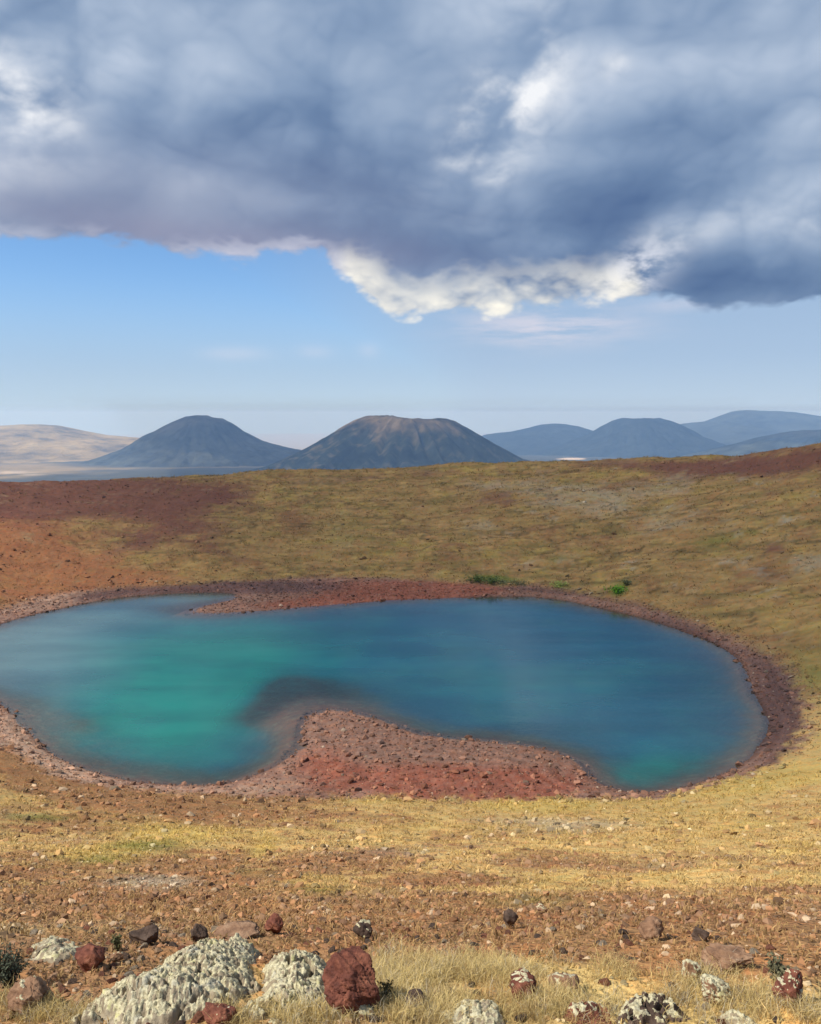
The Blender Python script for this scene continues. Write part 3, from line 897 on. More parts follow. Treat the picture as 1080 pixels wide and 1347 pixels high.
# ------------------------------------------------------------------ unseen clouds, added and shaped to shade the far wall and the volcanoes
def build_shade_cloud(label, ground_edge, seed):
    Zc = 4000.0
    off = SUN_H * (Zc / math.tan(SUN_EL))
    Pg = []
    for i, (x, y) in enumerate(ground_edge):
        x2, y2 = ground_edge[(i + 1) % len(ground_edge)]
        L = math.hypot(x2 - x, y2 - y)
        n = max(1, int(L / 120))
        for k in range(n):
            f = k / n
            qx, qy = x + (x2 - x) * f, y + (y2 - y) * f
            amp = min(180.0, max(0.0, (math.hypot(qx, qy) - 700) * 0.08))
            nn = float(fbm(np.array([qx]), np.array([qy]), 700.0, 4, 0.6, seed)[0])
            nx, ny = (y2 - y) / L, -(x2 - x) / L
            Pg.append((qx + nx * amp * nn, qy + ny * amp * nn))
    P = np.array(Pg) + np.array([off.x, off.y])
    c = P.mean(0)
    ks = np.array([1.0, .985, .96, .92, .86, .78, .68, .56, .43, .30, .16])
    ring = c + (P - c)[None] * ks[:, None, None]
    nr, na = ring.shape[:2]
    V, F = [], []
    prof = np.sqrt(1 - ks ** 2 * 0.999) 
    prof[0] = 0
    for sgn, A in ((1, 900.0), (-1, 260.0)):
        x, y = ring[..., 0], ring[..., 1]
        z = Zc + sgn * prof[:, None] * A * (1 + 0.7 * fbm(x, y, 1500, 5, 0.55, seed + 4 + sgn))
        z[0] = Zc
        base = sum(len(v) for v in V)
        V.append(np.stack([x, y, z], -1).reshape(-1, 3))
        V.append(np.array([[c[0], c[1], Zc + sgn * A]]))
        q = grid_faces(nr, na, wrap=True) + base
        capf = np.array([[base + (nr - 1) * na + i, base + (nr - 1) * na + (i + 1) % na, base + nr * na, base + nr * na] for i in range(na)])
        F.append(q if sgn > 0 else q[:, ::-1])
        capt = capf[:, :3]
        F.append(np.hstack([capt, capt[:, :1]]) if False else None)
        F[-1] = capt if sgn > 0 else capt[:, ::-1]
    V = np.vstack(V)
    quads = np.vstack([f for f in F if f.shape[1] == 4])
    tris = np.vstack([f for f in F if f.shape[1] == 3])
    T = np.vstack([quads[:, [0, 1, 2]], quads[:, [0, 2, 3]], tris])
    m, g, b, out = new_mat('shade_cloud')
    d1 = g.node('ShaderNodeBsdfDiffuse')
    d1.inputs[0].default_value = (.85, .86, .88, 1)
    t1 = g.node('ShaderNodeBsdfTranslucent')
    t1.inputs[0].default_value = (.80, .82, .86, 1)
    mx = g.node('ShaderNodeMixShader')
    mx.inputs[0].default_value = 0.5
    g.nt.links.new(d1.outputs[0], mx.inputs[1])
    g.nt.links.new(t1.outputs[0], mx.inputs[2])
    tr = g.node('ShaderNodeBsdfTransparent')
    m2 = g.node('ShaderNodeMixShader')
    m2.inputs[0].default_value = SHADE_CLOUD_OPACITY
    g.nt.links.new(tr.outputs[0], m2.inputs[1])
    g.nt.links.new(mx.outputs[0], m2.inputs[2])
    g.nt.links.new(m2.outputs[0], out.inputs[0])
    g.nt.nodes.remove(b)
    o = link('cloud', mesh_np('cloud', V, T, m, True))
    tag(o, label, 'cloud', kind='structure')
SHADE_CLOUD_OPACITY = 0.41
build_shade_cloud('unseen cloud added high overhead to shade the far crater wall', [(-16, 100), (-6, 82), (24, 66), (90, 56), (250, 20), (700, -250), (1500, -350), (1900, 100), (1500, 500), (700, 620), (100, 640), (-170, 560), (-95, 330), (-50, 190)], 201)
build_shade_cloud('unseen cloud added high overhead to shade the broad dark volcano', [(-850, 2300), (-600, 2100), (-300, 2150), (300, 2300), (900, 2450), (1100, 3000), (900, 3560), (200, 3680), (-600, 3650), (-1200, 3600), (-960, 2900)], 231)
build_shade_cloud('unseen cloud added high overhead to shade the lone blue volcano', [(-1330, 3850), (-900, 3700), (-250, 3750), (0, 4300), (-200, 4900), (-900, 5100), (-1720, 5050), (-1500, 4400)], 241)
build_shade_cloud('broad unseen cloud added high overhead to shade the volcanoes on the right', [(700, 6000), (1300, 5500), (2100, 4000), (2900, 3800), (3500, 4600), (3400, 6200), (2900, 7200), (1800, 7500), (600, 7900), (300, 7000)], 251)

# ------------------------------------------------------------------ haze
def build_haze():
    x = 25000.0
    z0, z1 = PLAIN - 420.0, 76.0
    V = np.array([(sx * x, sy * x, z) for z in (z0, z1) for sx, sy in ((-1, -1), (1, -1), (1, 1), (-1, 1))])
    F = np.array([(3, 2, 1, 0), (4, 5, 6, 7), (0, 1, 5, 4), (1, 2, 6, 5), (2, 3, 7, 6), (3, 0, 4, 7)])
    m = bpy.data.materials.new('haze_air')
    m.use_nodes = True
    nt = m.node_tree
    nt.nodes.clear()
    out = nt.nodes.new('ShaderNodeOutputMaterial')
    v = nt.nodes.new('ShaderNodeVolumePrincipled')
    v.inputs['Color'].default_value = (.36, .60, 1.0, 1)
    v.inputs['Absorption Color'].default_value = (.55, .50, 1, 1)
    v.inputs['Density'].default_value = 1.25e-4
    v.inputs['Anisotropy'].default_value = 0.0
    nt.links.new(v.outputs[0], out.inputs['Volume'])
    o = link('haze', mesh_np('haze', V, F, m, False))
    tag(o, 'thin blue haze between the crater and the far volcanoes', 'haze', kind='stuff')
build_haze()
#@@P2END

# ------------------------------------------------------------------ reading spots off the ground
def spot(px, py):
    """The point of the ground seen at a photo pixel."""
    d = px_dir(px, py)
    t = np.concatenate([np.geomspace(1.2, 60, 700), np.linspace(60.2, 260, 700)])
    x, y, z = d.x * t, d.y * t, EYE + d.z * t
    below = z < height(x, y)
    i = int(np.argmax(below)) if below.any() else len(t) - 1
    return np.array([x[i], y[i], float(height(x[i:i + 1], y[i:i + 1])[0])])

def rand_rot(n):
    q = rng.normal(size=(n, 4))
    q /= np.linalg.norm(q, axis=1, keepdims=True)
    w, x, y, z = q.T
    return np.stack([np.stack([1 - 2 * (y * y + z * z), 2 * (x * y - z * w), 2 * (x * z + y * w)], -1),
                     np.stack([2 * (x * y + z * w), 1 - 2 * (x * x + z * z), 2 * (y * z - x * w)], -1),
                     np.stack([2 * (x * z - y * w), 2 * (y * z + x * w), 1 - 2 * (x * x + y * y)], -1)], 1)

def ico(sub):
    import bmesh
    bm = bmesh.new()
    bmesh.ops.create_icosphere(bm, subdivisions=sub, radius=1.0)
    V = np.array([v.co[:] for v in bm.verts])
    F = np.array([[v.index for v in f.verts] for f in bm.faces])
    bm.free()
    return V, F

def noise3(V, scale, octv, rough, seed):
    """3-D-ish noise on a rock surface from three planar slices."""
    x, y, z = V.T
    return (fbm(x + 3.1 * z, y - 1.7 * z, scale, octv, rough, seed) + fbm(y + 2.3 * x, z + 0.9 * x, scale, octv, rough, seed + 31) + fbm(z - 1.1 * y, x + 2.9 * y, scale, octv, rough, seed + 57)) / 1.9

def rock_shape(sub, seed, dims=(1, 1, 1), cuts=7, rough=0.16, pits=0.0, fine=0.0):
    V, F = ico(sub)
    rs = np.random.default_rng(seed)
    for _ in range(cuts):
        n = rs.normal(size=3)
        n /= np.linalg.norm(n)
        o = rs.uniform(0.50, 0.85)
        d = V @ n - o
        V = V - np.outer(np.maximum(d, 0) * 0.92, n)
    nrm = V / np.linalg.norm(V, axis=1, keepdims=True)
    V = V + nrm * (rough * noise3(V, 1.1, 4 if sub > 2 else 2, 0.55, seed))[:, None]
    if pits:
        p = noise3(V, 0.22, 3, 0.6, seed + 3)
        V = V - nrm * (pits * 1.5 * sstep(p, 0.05, 0.5))[:, None]
    if fine:
        V = V + nrm * (fine * noise3(V, 0.12, 4, 0.65, seed + 9))[:, None]
    return V * np.array(dims), F

def stone_mat(name, stops, scale=30.0, lichen=None):
    m, g, b, out = new_mat(name)
    tc = g.node('ShaderNodeTexCoord').outputs['Object']
    info = g.node('ShaderNodeObjectInfo').outputs['Random']
    n = g.noise(tc, scale, 5, 0.65)
    c = g.ramp(n, stops)
    c = g.mix(1.0, c, g.mix(info, (.72, .74, .78), (1.25, 1.18, 1.12)), 'MULTIPLY')
    wire(g.nt, c, b.inputs['Base Color'])
    b.inputs['Roughness'].default_value = 0.92
    bp = g.node('ShaderNodeBump')
    bp.inputs['Strength'].default_value = 0.8
    bp.inputs['Distance'].default_value = 0.15 / scale
    wire(g.nt, g.noise(tc, scale * 3, 4, 0.7), bp.inputs['Height'])
    g.nt.links.new(bp.outputs[0], b.inputs['Normal'])
    return m

def attr_mat(name, attr_name='tint', rough=0.9, trans=0.0):
    m, g, b, out = new_mat(name)
    a = g.attr(attr_name).outputs['Color']
    pos = g.node('ShaderNodeNewGeometry').outputs['Position']
    c = g.mix(1.0, a, g.mix(g.noise(pos, 60.0, 3, 0.6), (.75, .75, .75), (1.25, 1.25, 1.25)), 'MULTIPLY')
    wire(g.nt, c, b.inputs['Base Color'])
    b.inputs['Roughness'].default_value = rough
    b.inputs['Specular IOR Level'].default_value = 0.1
    if trans:
        tl = g.node('ShaderNodeBsdfTranslucent')
        wire(g.nt, c, tl.inputs[0])
        mx = g.node('ShaderNodeMixShader')
        mx.inputs[0].default_value = trans
        g.nt.links.new(b.outputs[0], mx.inputs[1])
        g.nt.links.new(tl.outputs[0], mx.inputs[2])
        g.nt.links.new(mx.outputs[0], out.inputs[0])
    return m

M_RUST = stone_mat('rust_scoria', [(.25, (.09, .038, .026)), (.5, (.20, .080, .045)), (.78, (.34, .18, .11))], 9.0)
M_DARK = stone_mat('dark_basalt', [(.25, (.034, .024, .018)), (.5, (.09, .060, .044)), (.8, (.21, .15, .11))], 9.0)
M_PALE = stone_mat('pale_crusted_stone', [(.3, (.12, .08, .055)), (.46, (.28, .21, .14)), (.60, (.42, .36, .26)), (.85, (.54, .50, .38))], 8.0)

# ------------------------------------------------------------------ loose stones
def gather_stones():
    """Random loose stones: denser on the red scree, on the brow and along the beach."""
    P = []
    n = 130000
    r = np.exp(rng.uniform(math.log(2.2), math.log(47), n))
    a = rng.uniform(-0.62, 0.62, n)
    wide_ = (rng.random(n) < .22) & (r < 16)
    a = np.where(wide_, np.sign(a) * rng.uniform(.62, 1.25, n), a)
    x, y = r * np.sin(a), r * np.cos(a)
    z = height(x, y)
    c, Z = soil(x, y, z)
    pr = (0.20 + 0.35 * Z['red']) * (0.55 + .45 * sstep(r, 4, 9)) + 0.28 * Z['grey'] - 0.05 * Z['yellow']
    k = (rng.random(n) < pr) & (Z['s'] > 0.4) & (Z['beach'] < 0.5)
    sz = (0.0022 + 0.0010 * r[k] ** 0.8) * rng.pareto(1.9, k.sum()).clip(0, 8) + 0.0008 * r[k] + 0.0016
    P.append(np.stack([x[k], y[k], z[k], np.minimum(sz, 0.008 + 0.0050 * r[k]), 0 * sz, Z['grey'][k]], 1))
    n = 110000
    x, y = rng.uniform(-62, 62, n), rng.uniform(40, 112, n)
    s_, sb = bsp(sdS, x, y), bsp(sdB, x, y)
    k = (s_ > -0.35) & (sb < 1.2) & (np.abs(x) < 0.56 * y)
    x, y = x[k], y[k]
    k = rng.random(len(x)) < np.clip(95.0 / y, 0, 1.6) ** 2 * 0.62
    x, y = x[k], y[k]
    z = height(x, y)
    c, Z = soil(x, y, z)
    sz = 0.052 * (0.6 + rng.pareto(2.8, len(x)).clip(0, 3.6)) + 0.0006 * y
    P.append(np.stack([x, y, z, sz, 1 + 0 * sz, Z['dusk']], 1))
    # rubble between the foreground rocks
    q = []
    for cx, cy, rx, ry, n_ in [(60, 1300, 60, 34, 90), (150, 1262, 60, 16, 50), (1040, 1300, 50, 36, 80), (900, 1330, 70, 16, 40), (700, 1338, 120, 10, 50), (470, 1338, 40, 10, 30), (285, 1335, 40, 14, 50), (800, 1300, 60, 12, 30), (510, 1250, 30, 8, 20)]:
        for _ in range(n_):
            q.append(spot(cx + rng.normal() * rx * .6, min(cy + rng.normal() * ry * .6, 1344)))
    q = np.array(q)
    sz = .006 + .006 * rng.pareto(2.0, len(q)).clip(0, 4)
    P.append(np.stack([q[:, 0], q[:, 1], q[:, 2], sz, 0 * sz, .35 + 0 * sz], 1))
    # the odd block on the far wall
    n = 15000
    x, y = rng.uniform(-75, 75, n), rng.uniform(85, 165, n)
    z = height(x, y)
    c, Z = soil(x, y, z)
    k = (Z['sb'] > 1) & (bsp(dR, x, y) < 0) & (rng.random(n) < 0.12 + 0.6 * Z['maroon'] + 0.8 * Z['grey'] + 0.9 * Z['orange']) & (np.abs(x) < .56 * y)
    sz = 0.085 * (0.6 + rng.pareto(2.6, k.sum()).clip(0, 3))
    P.append(np.stack([x[k], y[k], z[k], sz, 2 + 0 * sz, Z['grey'][k]], 1))
    return np.vstack(P)

STN = gather_stones()
big = np.argsort(-(STN[:, 3] / np.hypot(STN[:, 0], STN[:, 1])) * (np.abs(STN[:, 0]) < .5 * STN[:, 1]))
STONE_PROTO = []
for i in range(9):
    V, F = rock_shape(3, 300 + i, (1.0, rng.uniform(.65, .95), rng.uniform(.5, .8)), 8, 0.14, 0.05, 0.03)
    STONE_PROTO.append(mesh_np('stone', V, F, None, False))
MATS3 = {'rust': M_RUST, 'dark': M_DARK, 'pale': M_PALE}
STONE_MESH = {}
for kx, mm in MATS3.items():
    for i, me in enumerate(STONE_PROTO):
        m2 = me.copy()
        m2.materials.append(mm)
        STONE_MESH[kx, i] = m2
LAB = {('rust', 0): 'small rust-red scoria stone loose on the near slope', ('dark', 0): 'small dark basalt stone loose on the near slope', ('pale', 0): 'small pale lichen-spotted stone loose on the near slope',
       ('rust', 1): 'rust-red stone on the lake beach', ('dark', 1): 'dark stone on the lake beach', ('pale', 1): 'pale stone on the lake beach',
       ('rust', 2): 'rust-red block on the far crater wall', ('dark', 2): 'dark block on the far crater wall', ('pale', 2): 'pale block on the far crater wall'}
N_SINGLE = 265
def stone_kind(zone, aux, u_):
    if zone == 0:
        return 'pale' if u_ < 0.10 + 0.5 * aux else ('dark' if u_ > 0.62 else 'rust')
    if zone == 1:
        return 'dark' if u_ < 0.22 + 0.5 * aux else ('pale' if u_ > 0.95 else 'rust')
    return 'pale' if u_ < 0.7 * aux else ('dark' if u_ > 0.7 else 'rust')
for q in big[:N_SINGLE]:
    x, y, z, s, zone, aux = STN[q]
    kd = stone_kind(zone, aux, rng.random())
    o = link('stone', STONE_MESH[kd, int(rng.integers(9))], None, (x, y, z + s * 0.10))
    o.scale = (s * rng.uniform(.8, 1.2), s * rng.uniform(.8, 1.2), s * rng.uniform(.75, 1.15))
    o.rotation_euler = (rng.uniform(-.5, .5), rng.uniform(-.5, .5), rng.uniform(0, 6.28))
    lb = LAB[kd, int(zone)]
    tag(o, lb, 'stone', lb.replace('stone ', 'stones ').replace('block ', 'blocks ').replace('small ', ''))

def join(parts):
    V, F, C, k = [], [], [], 0
    for v, f, c in parts:
        V.append(v)
        F.append(f + k)
        C.append(c)
        k += len(v)
    return np.vstack(V), np.vstack(F), np.vstack(C)

def scatter_stones():
    rest = STN[big[N_SINGLE:]]
    rs = np.random.default_rng(5)
    pal = {'rust': C_(.215, .098, .052), 'dark': C_(.085, .058, .048), 'pale': C_(.36, .30, .21)}
    app = rest[:, 3] / np.hypot(rest[:, 0], rest[:, 1])
    octa = (np.array([[1, 0, 0], [0, 1, 0], [-1, 0, 0], [0, -1, 0], [0, 0, 1], [0, 0, -.6]], float), np.array([[0, 1, 4], [1, 2, 4], [2, 3, 4], [3, 0, 4], [1, 0, 5], [2, 1, 5], [3, 2, 5], [0, 3, 5]]))
    parts = []
    for sel, (V0, F0) in ((app >= .0022, ico(1)), (app < .0022, octa)):
        q = rest[sel]
        n, nv = len(q), len(V0)
        W = V0[None] * (1 + 0.34 * rs.normal(size=(n, nv, 1)).clip(-1.4, 1.4))
        W = W * rs.uniform(.6, 1.15, (n, 1, 3))
        W = np.einsum('nij,nvj->nvi', rand_rot(n), W)
        W[..., 2] *= 0.75
        W = W * q[:, 3][:, None, None] + (q[:, :3] + np.stack([0 * q[:, 3], 0 * q[:, 3], q[:, 3] * 0.12], 1))[:, None]
        tint = np.array([pal[stone_kind(a, b, u_)] for a, b, u_ in zip(q[:, 4], q[:, 5], rs.random(n))])
        sc, Z = soil(*q[:, :3].T)
        tint = tint * 0.5 + np.clip(sc, 0, .5) * 0.5
        tint = tint * rs.uniform(.5, 1.7, (n, 1))
        parts.append((W.reshape(-1, 3), (F0[None] + (np.arange(n) * nv)[:, None, None]).reshape(-1, 3), np.repeat(tint, nv, 0)))
    V, F, tint = join(parts)
    o = link('scree', mesh_np('scree', V, F, attr_mat('scree_stone'), False, {'tint': np.clip(tint, 0, .8)}))
    tag(o, 'countless small red and dark stones over the slope and beach', 'stones', kind='stuff')
    print('scree', len(rest), 'tris', len(F))
scatter_stones()
print('stones', round(time.time() - T0, 1))

# ------------------------------------------------------------------ grass
def tufts(x, y, z, size, blades, tint, spread=0.8, width=0.028, lean=0.9, seed=1, tipk=1.15):
    """Clumps of bent blades, two triangles a blade, all in one array: returns verts, faces, colours."""
    rs = np.random.default_rng(seed)
    n = len(x)
    az = rs.uniform(0, 2 * math.pi, (n, blades))
    ro = spread * size[:, None] * np.sqrt(rs.random((n, blades))) * 0.55
    ba = rs.uniform(0, 2 * math.pi, (n, blades))
    bx, by = x[:, None] + ro * np.cos(ba), y[:, None] + ro * np.sin(ba)
    h = size[:, None] * rs.uniform(.55, 1.2, (n, blades))
    ln = lean * h * rs.uniform(.15, 1.0, (n, blades))
    w = width * size[:, None] * rs.uniform(.7, 1.3, (n, blades))
    dx, dy = np.cos(az), np.sin(az)
    fa = rs.uniform(0, 2 * math.pi, (n, blades))
    sx, sy = np.cos(fa) * w, np.sin(fa) * w
    zb = np.repeat((z - 0.02 * size)[:, None], blades, 1)
    p0 = np.stack([bx - sx, by - sy, zb], -1)
    p1 = np.stack([bx + sx, by + sy, zb], -1)
    mx_, my_ = bx + dx * ln * .33, by + dy * ln * .33
    p2 = np.stack([mx_ + sx * .7, my_ + sy * .7, zb + h * .62], -1)
    p3 = np.stack([mx_ - sx * .7, my_ - sy * .7, zb + h * .62], -1)
    p4 = np.stack([bx + dx * ln, by + dy * ln, zb + h * .95], -1)
    V = np.stack([p0, p1, p2, p3, p4], 2).reshape(-1, 3)
    N = n * blades
    base = (np.arange(N) * 5)[:, None]
    F = np.stack([base + [0, 1, 2], base + [0, 2, 3], base + [3, 2, 4]], 1).reshape(-1, 3)
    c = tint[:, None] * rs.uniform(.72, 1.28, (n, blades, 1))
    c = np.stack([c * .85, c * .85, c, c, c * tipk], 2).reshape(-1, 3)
    return V, F, c

M_GRASS = attr_mat('dry_grass_blade', rough=0.7, trans=0.35)

def grass_tint(Z, n, rs):
    g_ = np.broadcast_to(C_(.60, .44, .19), (n, 3)).copy()
    g_ = lay(g_, rs.random(n) * 0.55, C_(.42, .32, .11))
    g_ = lay(g_, Z['yellow'] * .75, C_(.66, .50, .14))
    g_ = lay(g_, Z['green'] * .8, C_(.14, .17, .035))
    g_ = lay(g_, Z['red'] * .55 * rs.random(n), C_(.27, .15, .075))
    g_ = lay(g_, (1 - Z['nearw']) * 0.8, C_(.33, .23, .085))
    g_ = lay(g_, Z['grey'] * .35, C_(.33, .30, .20))
    return g_

def meadow():
    rs = np.random.default_rng(21)
    # low tufts on the near slope, evenly dense to the eye
    n = 40000
    r = np.exp(rs.uniform(math.log(2.4), math.log(50), n))
    a = rs.uniform(-.62, .62, n)
    wide_ = (rs.random(n) < .16) & (r < 16)
    a = np.where(wide_, np.sign(a) * rs.uniform(.62, 1.25, n), a)
    x, y = r * np.sin(a), r * np.cos(a)
    z = height(x, y)
    c, Z = soil(x, y, z)
    k = (rs.random(n) < np.clip(0.68 - 0.34 * Z['red'] + .35 * Z['yellow'] - .3 * Z['grey'], .03, 1) * sstep(r, 2.4, 4.0)) & (Z['beach'] < .4) & (Z['s'] > 0.8)
    x, y, z, r = x[k], y[k], z[k], r[k]
    Zk = {q: v[k] for q, v in Z.items()}
    size = (0.012 + 0.0026 * r) * rs.uniform(.6, 1.6, len(x))
    t = grass_tint(Zk, len(x), rs)
    t = t * .45 + .55 * np.clip(c[k] * 1.35, 0, .8)
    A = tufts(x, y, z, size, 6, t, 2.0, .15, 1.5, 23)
    # clumps on the far and side walls
    n = 26000
    x, y = rs.uniform(-85, 85, n), rs.uniform(45, 168, n)
    z = height(x, y)
    c, Z = soil(x, y, z)
    k = (Z['sb'] > .8) & (bsp(dR, x, y) < 3) & (rs.random(n) < .85 - .65 * Z['maroon'] - .5 * Z['orange']) & (np.abs(x) < .58 * y) & (np.hypot(x, y) > 50)
    x, y, z = x[k], y[k], z[k]
    Zk = {q: v[k] for q, v in Z.items()}
    size = 0.20 * rs.uniform(.5, 1.5, len(x)) * (0.6 + .4 * np.hypot(x, y) / 120)
    t = grass_tint(Zk, len(x), rs)
    t = t * .4 + .6 * np.clip(c[k] * 1.3, 0, .8)
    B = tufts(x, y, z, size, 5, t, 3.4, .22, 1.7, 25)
    V, F, C = join([A, B])
    o = link('grass', mesh_np('grass', V, F, M_GRASS, False, {'tint': C}))
    tag(o, 'low dry golden grass over the crater slopes', 'grass', kind='stuff')
    print('grass tris', len(F))
meadow()

def foreground_grass():
    rs = np.random.default_rng(31)
    zones_ = [(590, 1288, 100, 24, 620), (690, 1282, 90, 16, 330), (560, 1315, 70, 30, 520), (510, 1300, 24, 40, 200), (720, 1325, 50, 14, 170), (890, 1310, 60, 22, 160), (1000, 1325, 50, 22, 170), (935, 1285, 40, 16, 90),
              (820, 1288, 40, 10, 60), (40, 1337, 50, 12, 130), (105, 1338, 40, 12, 100), (176, 1332, 26, 14, 80), (390, 1342, 50, 8, 110), (308, 1345, 26, 8, 50), (450, 1337, 30, 10, 80), (1060, 1340, 30, 12, 70), (600, 1345, 90, 12, 150), (760, 1345, 60, 12, 90)]
    pts = []
    for cx, cy, rx, ry, n in zones_:
        c = spot(cx, min(cy, 1340))
        ex = spot(cx + rx, min(cy, 1340)) - c
        ey = spot(cx, min(cy, 1340) - ry) - c
        u_, v_ = rs.normal(0, .55, n), rs.normal(0, .55, n)
        pts.append(c[:2] + u_[:, None] * ex[:2] + v_[:, None] * ey[:2])
    P = np.vstack(pts)
    x, y = P.T
    k = (np.hypot(x, y) < 6.5) & (y > 1.2) & (fbm(x, y, .35, 3, .6, 91) > -.28)
    x, y = x[k], y[k]
    z = height(x, y)
    t = lay(np.broadcast_to(C_(.68, .53, .25), (len(x), 3)).copy(), rs.random(len(x)) * .5, C_(.54, .41, .13))
    t = lay(t, (rs.random(len(x)) < .16) * .7, C_(.30, .17, .07))
    t = lay(t, (rs.random(len(x)) < .14) * .7, C_(.50, .46, .38))
    size = 0.040 * rs.uniform(.35, 1.7, len(x))
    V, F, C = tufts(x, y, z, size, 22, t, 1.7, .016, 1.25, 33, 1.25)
    o = link('tall_grass', mesh_np('tall_grass', V, F, M_GRASS, False, {'tint': C}))
    tag(o, 'pale straw grass growing thickly between the foreground rocks', 'grass', kind='stuff')
    print('fg grass tris', len(F))
foreground_grass()
print('grass', round(time.time() - T0, 1))

# ------------------------------------------------------------------ the foreground rocks
def lichen_mat():
    m, g, b, out = new_mat('lichen_crust')
    p = g.node('ShaderNodeTexCoord').outputs['Object']
    n1 = g.noise(p, 9.0, 5, 0.6)
    n2 = g.noise(p, 80.0, 5, 0.72)
    c = g.ramp(n2, [(.30, (.10, .075, .05)), (.41, (.30, .255, .155)), (.53, (.53, .475, .30)), (.8, (.67, .62, .42))])
    c = g.mix(g.mul(g.smooth(n1, .56, .70), .5), c, (.56, .54, .20))
    c = g.mix(g.mul(g.smooth(n1, .44, .34), .55), c, (.42, .40, .33))
    wire(g.nt, c, b.inputs['Base Color'])
    b.inputs['Roughness'].default_value = 0.95
    bp = g.node('ShaderNodeBump')
    bp.inputs['Strength'].default_value = 0.7
    bp.inputs['Distance'].default_value = 0.010
    wire(g.nt, n2, bp.inputs['Height'])
    g.nt.links.new(bp.outputs[0], b.inputs['Normal'])
    return m
M_LICHEN = lichen_mat()

def host_mat(name, stops):
    m, g, b, out = new_mat(name)
    p = g.node('ShaderNodeTexCoord').outputs['Object']
    n1 = g.noise(p, 14.0, 6, 0.66)
    c = g.ramp(n1, stops)
    wire(g.nt, c, b.inputs['Base Color'])
    b.inputs['Roughness'].default_value = 0.9
    bp = g.node('ShaderNodeBump')
    bp.inputs['Strength'].default_value = 0.9
    bp.inputs['Distance'].default_value = 0.01
    wire(g.nt, g.noise(p, 45.0, 5, 0.7), bp.inputs['Height'])
    g.nt.links.new(bp.outputs[0], b.inputs['Normal'])
    return m
M_HOST_RED = host_mat('red_lava', [(.28, (.040, .018, .014)), (.45, (.135, .046, .030)), (.60, (.24, .090, .052)), (.80, (.40, .20, .12))])
M_HOST_DARK = host_mat('dark_lava', [(.25, (.024, .018, .014)), (.5, (.08, .052, .038)), (.85, (.21, .145, .105))])
M_HOST_TAN = host_mat('weathered_lava', [(.25, (.085, .045, .028)), (.5, (.25, .14, .08)), (.85, (.44, .30, .19))])
M_HOST_GREY = host_mat('grey_lava', [(.25, (.10, .075, .05)), (.45, (.27, .215, .14)), (.85, (.43, .37, .26))])
M_HOST = {'grey': M_HOST_GREY, 'red': M_HOST_RED, 'dark': M_HOST_DARK, 'tan': M_HOST_TAN}

def foreground_rock(name, label, px, py, w_px, h_px, seed, host='tan', lichen=0.0, sub=5, cat='rock', sink=0.30, cuts=9, rough=.30, depth=0.8, yaw=0.0, pits=.05, top=False):
    """A rock whose outline in the photograph spans w_px by h_px with its foot at (px, py)."""
    c = spot(px, min(py, 1340)) if py <= 1340 else spot(px, 1340)
    dist = float(np.linalg.norm(c - np.array([0, 0, EYE])))
    if py > 1340:
        c = c - np.array([0, (py - 1340) / FPX * dist * 1.3, 0])
        c[2] = float(height(c[:1], c[1:2])[0])
    W, Hh = w_px / FPX * dist * 0.5, h_px / FPX * dist
    V, F = rock_shape(sub, seed, (1, 1, 1), cuts, rough, pits if sub > 3 else 0, .035 if sub > 3 else 0)
    V = V / np.abs(V).max(0)
    dims = np.array([W, W * depth, Hh * 0.62])
    V = V * dims
    o = link(name, mesh_np(name, V, F, M_HOST[host], True), None, (c[0], c[1] + W * depth * .55, c[2] + dims[2] * (1 - 2 * sink) * .9))
    o.rotation_euler = (0, 0, yaw)
    tag(o, label, cat)
    if lichen > 0:
        # a real crust grown on the upper faces
        n0 = np.cross(V[F[:, 1]] - V[F[:, 0]], V[F[:, 2]] - V[F[:, 0]])
        n0 /= np.maximum(np.linalg.norm(n0, axis=1, keepdims=True), 1e-12)
        fc = V[F].mean(1)
        big_ = noise3(fc / W, .55, 4, .6, seed + 61)
        keep = (n0[:, 2] * .75 + big_ * .85 + 0.25 * noise3(fc / W, .12, 2, .5, seed + 67)) > (0.95 - 1.15 * lichen)
        Fk = F[keep]
        us = np.unique(Fk)
        ix = -np.ones(len(V), int)
        ix[us] = np.arange(len(us))
        Vk = V[us]
        vn = np.zeros_like(V)
        for j in range(3):
            np.add.at(vn, F[:, j], n0)
        vn /= np.maximum(np.linalg.norm(vn, axis=1, keepdims=True), 1e-12)
        knob = 0.002 + 0.003 * sstep(noise3(Vk, .035, 2, .5, seed + 71), -.1, .6) + 0.004 * noise3(Vk, .012, 2, .6, seed + 73)
        # the crust's edge stays tucked to the rock
        cnt = np.bincount(F.ravel(), minlength=len(V))[us]
        cnk = np.bincount(Fk.ravel(), minlength=len(V))[us]
        knob = np.where(cnk < cnt, -0.002, knob)
        Vk = Vk + vn[us] * knob[:, None]
        lo = link('lichen', mesh_np('lichen', Vk, ix[Fk], M_LICHEN, True), o)
        lo['label'] = 'pale grey-green lichen crust'
        lo['kind'] = 'stuff'
    return o

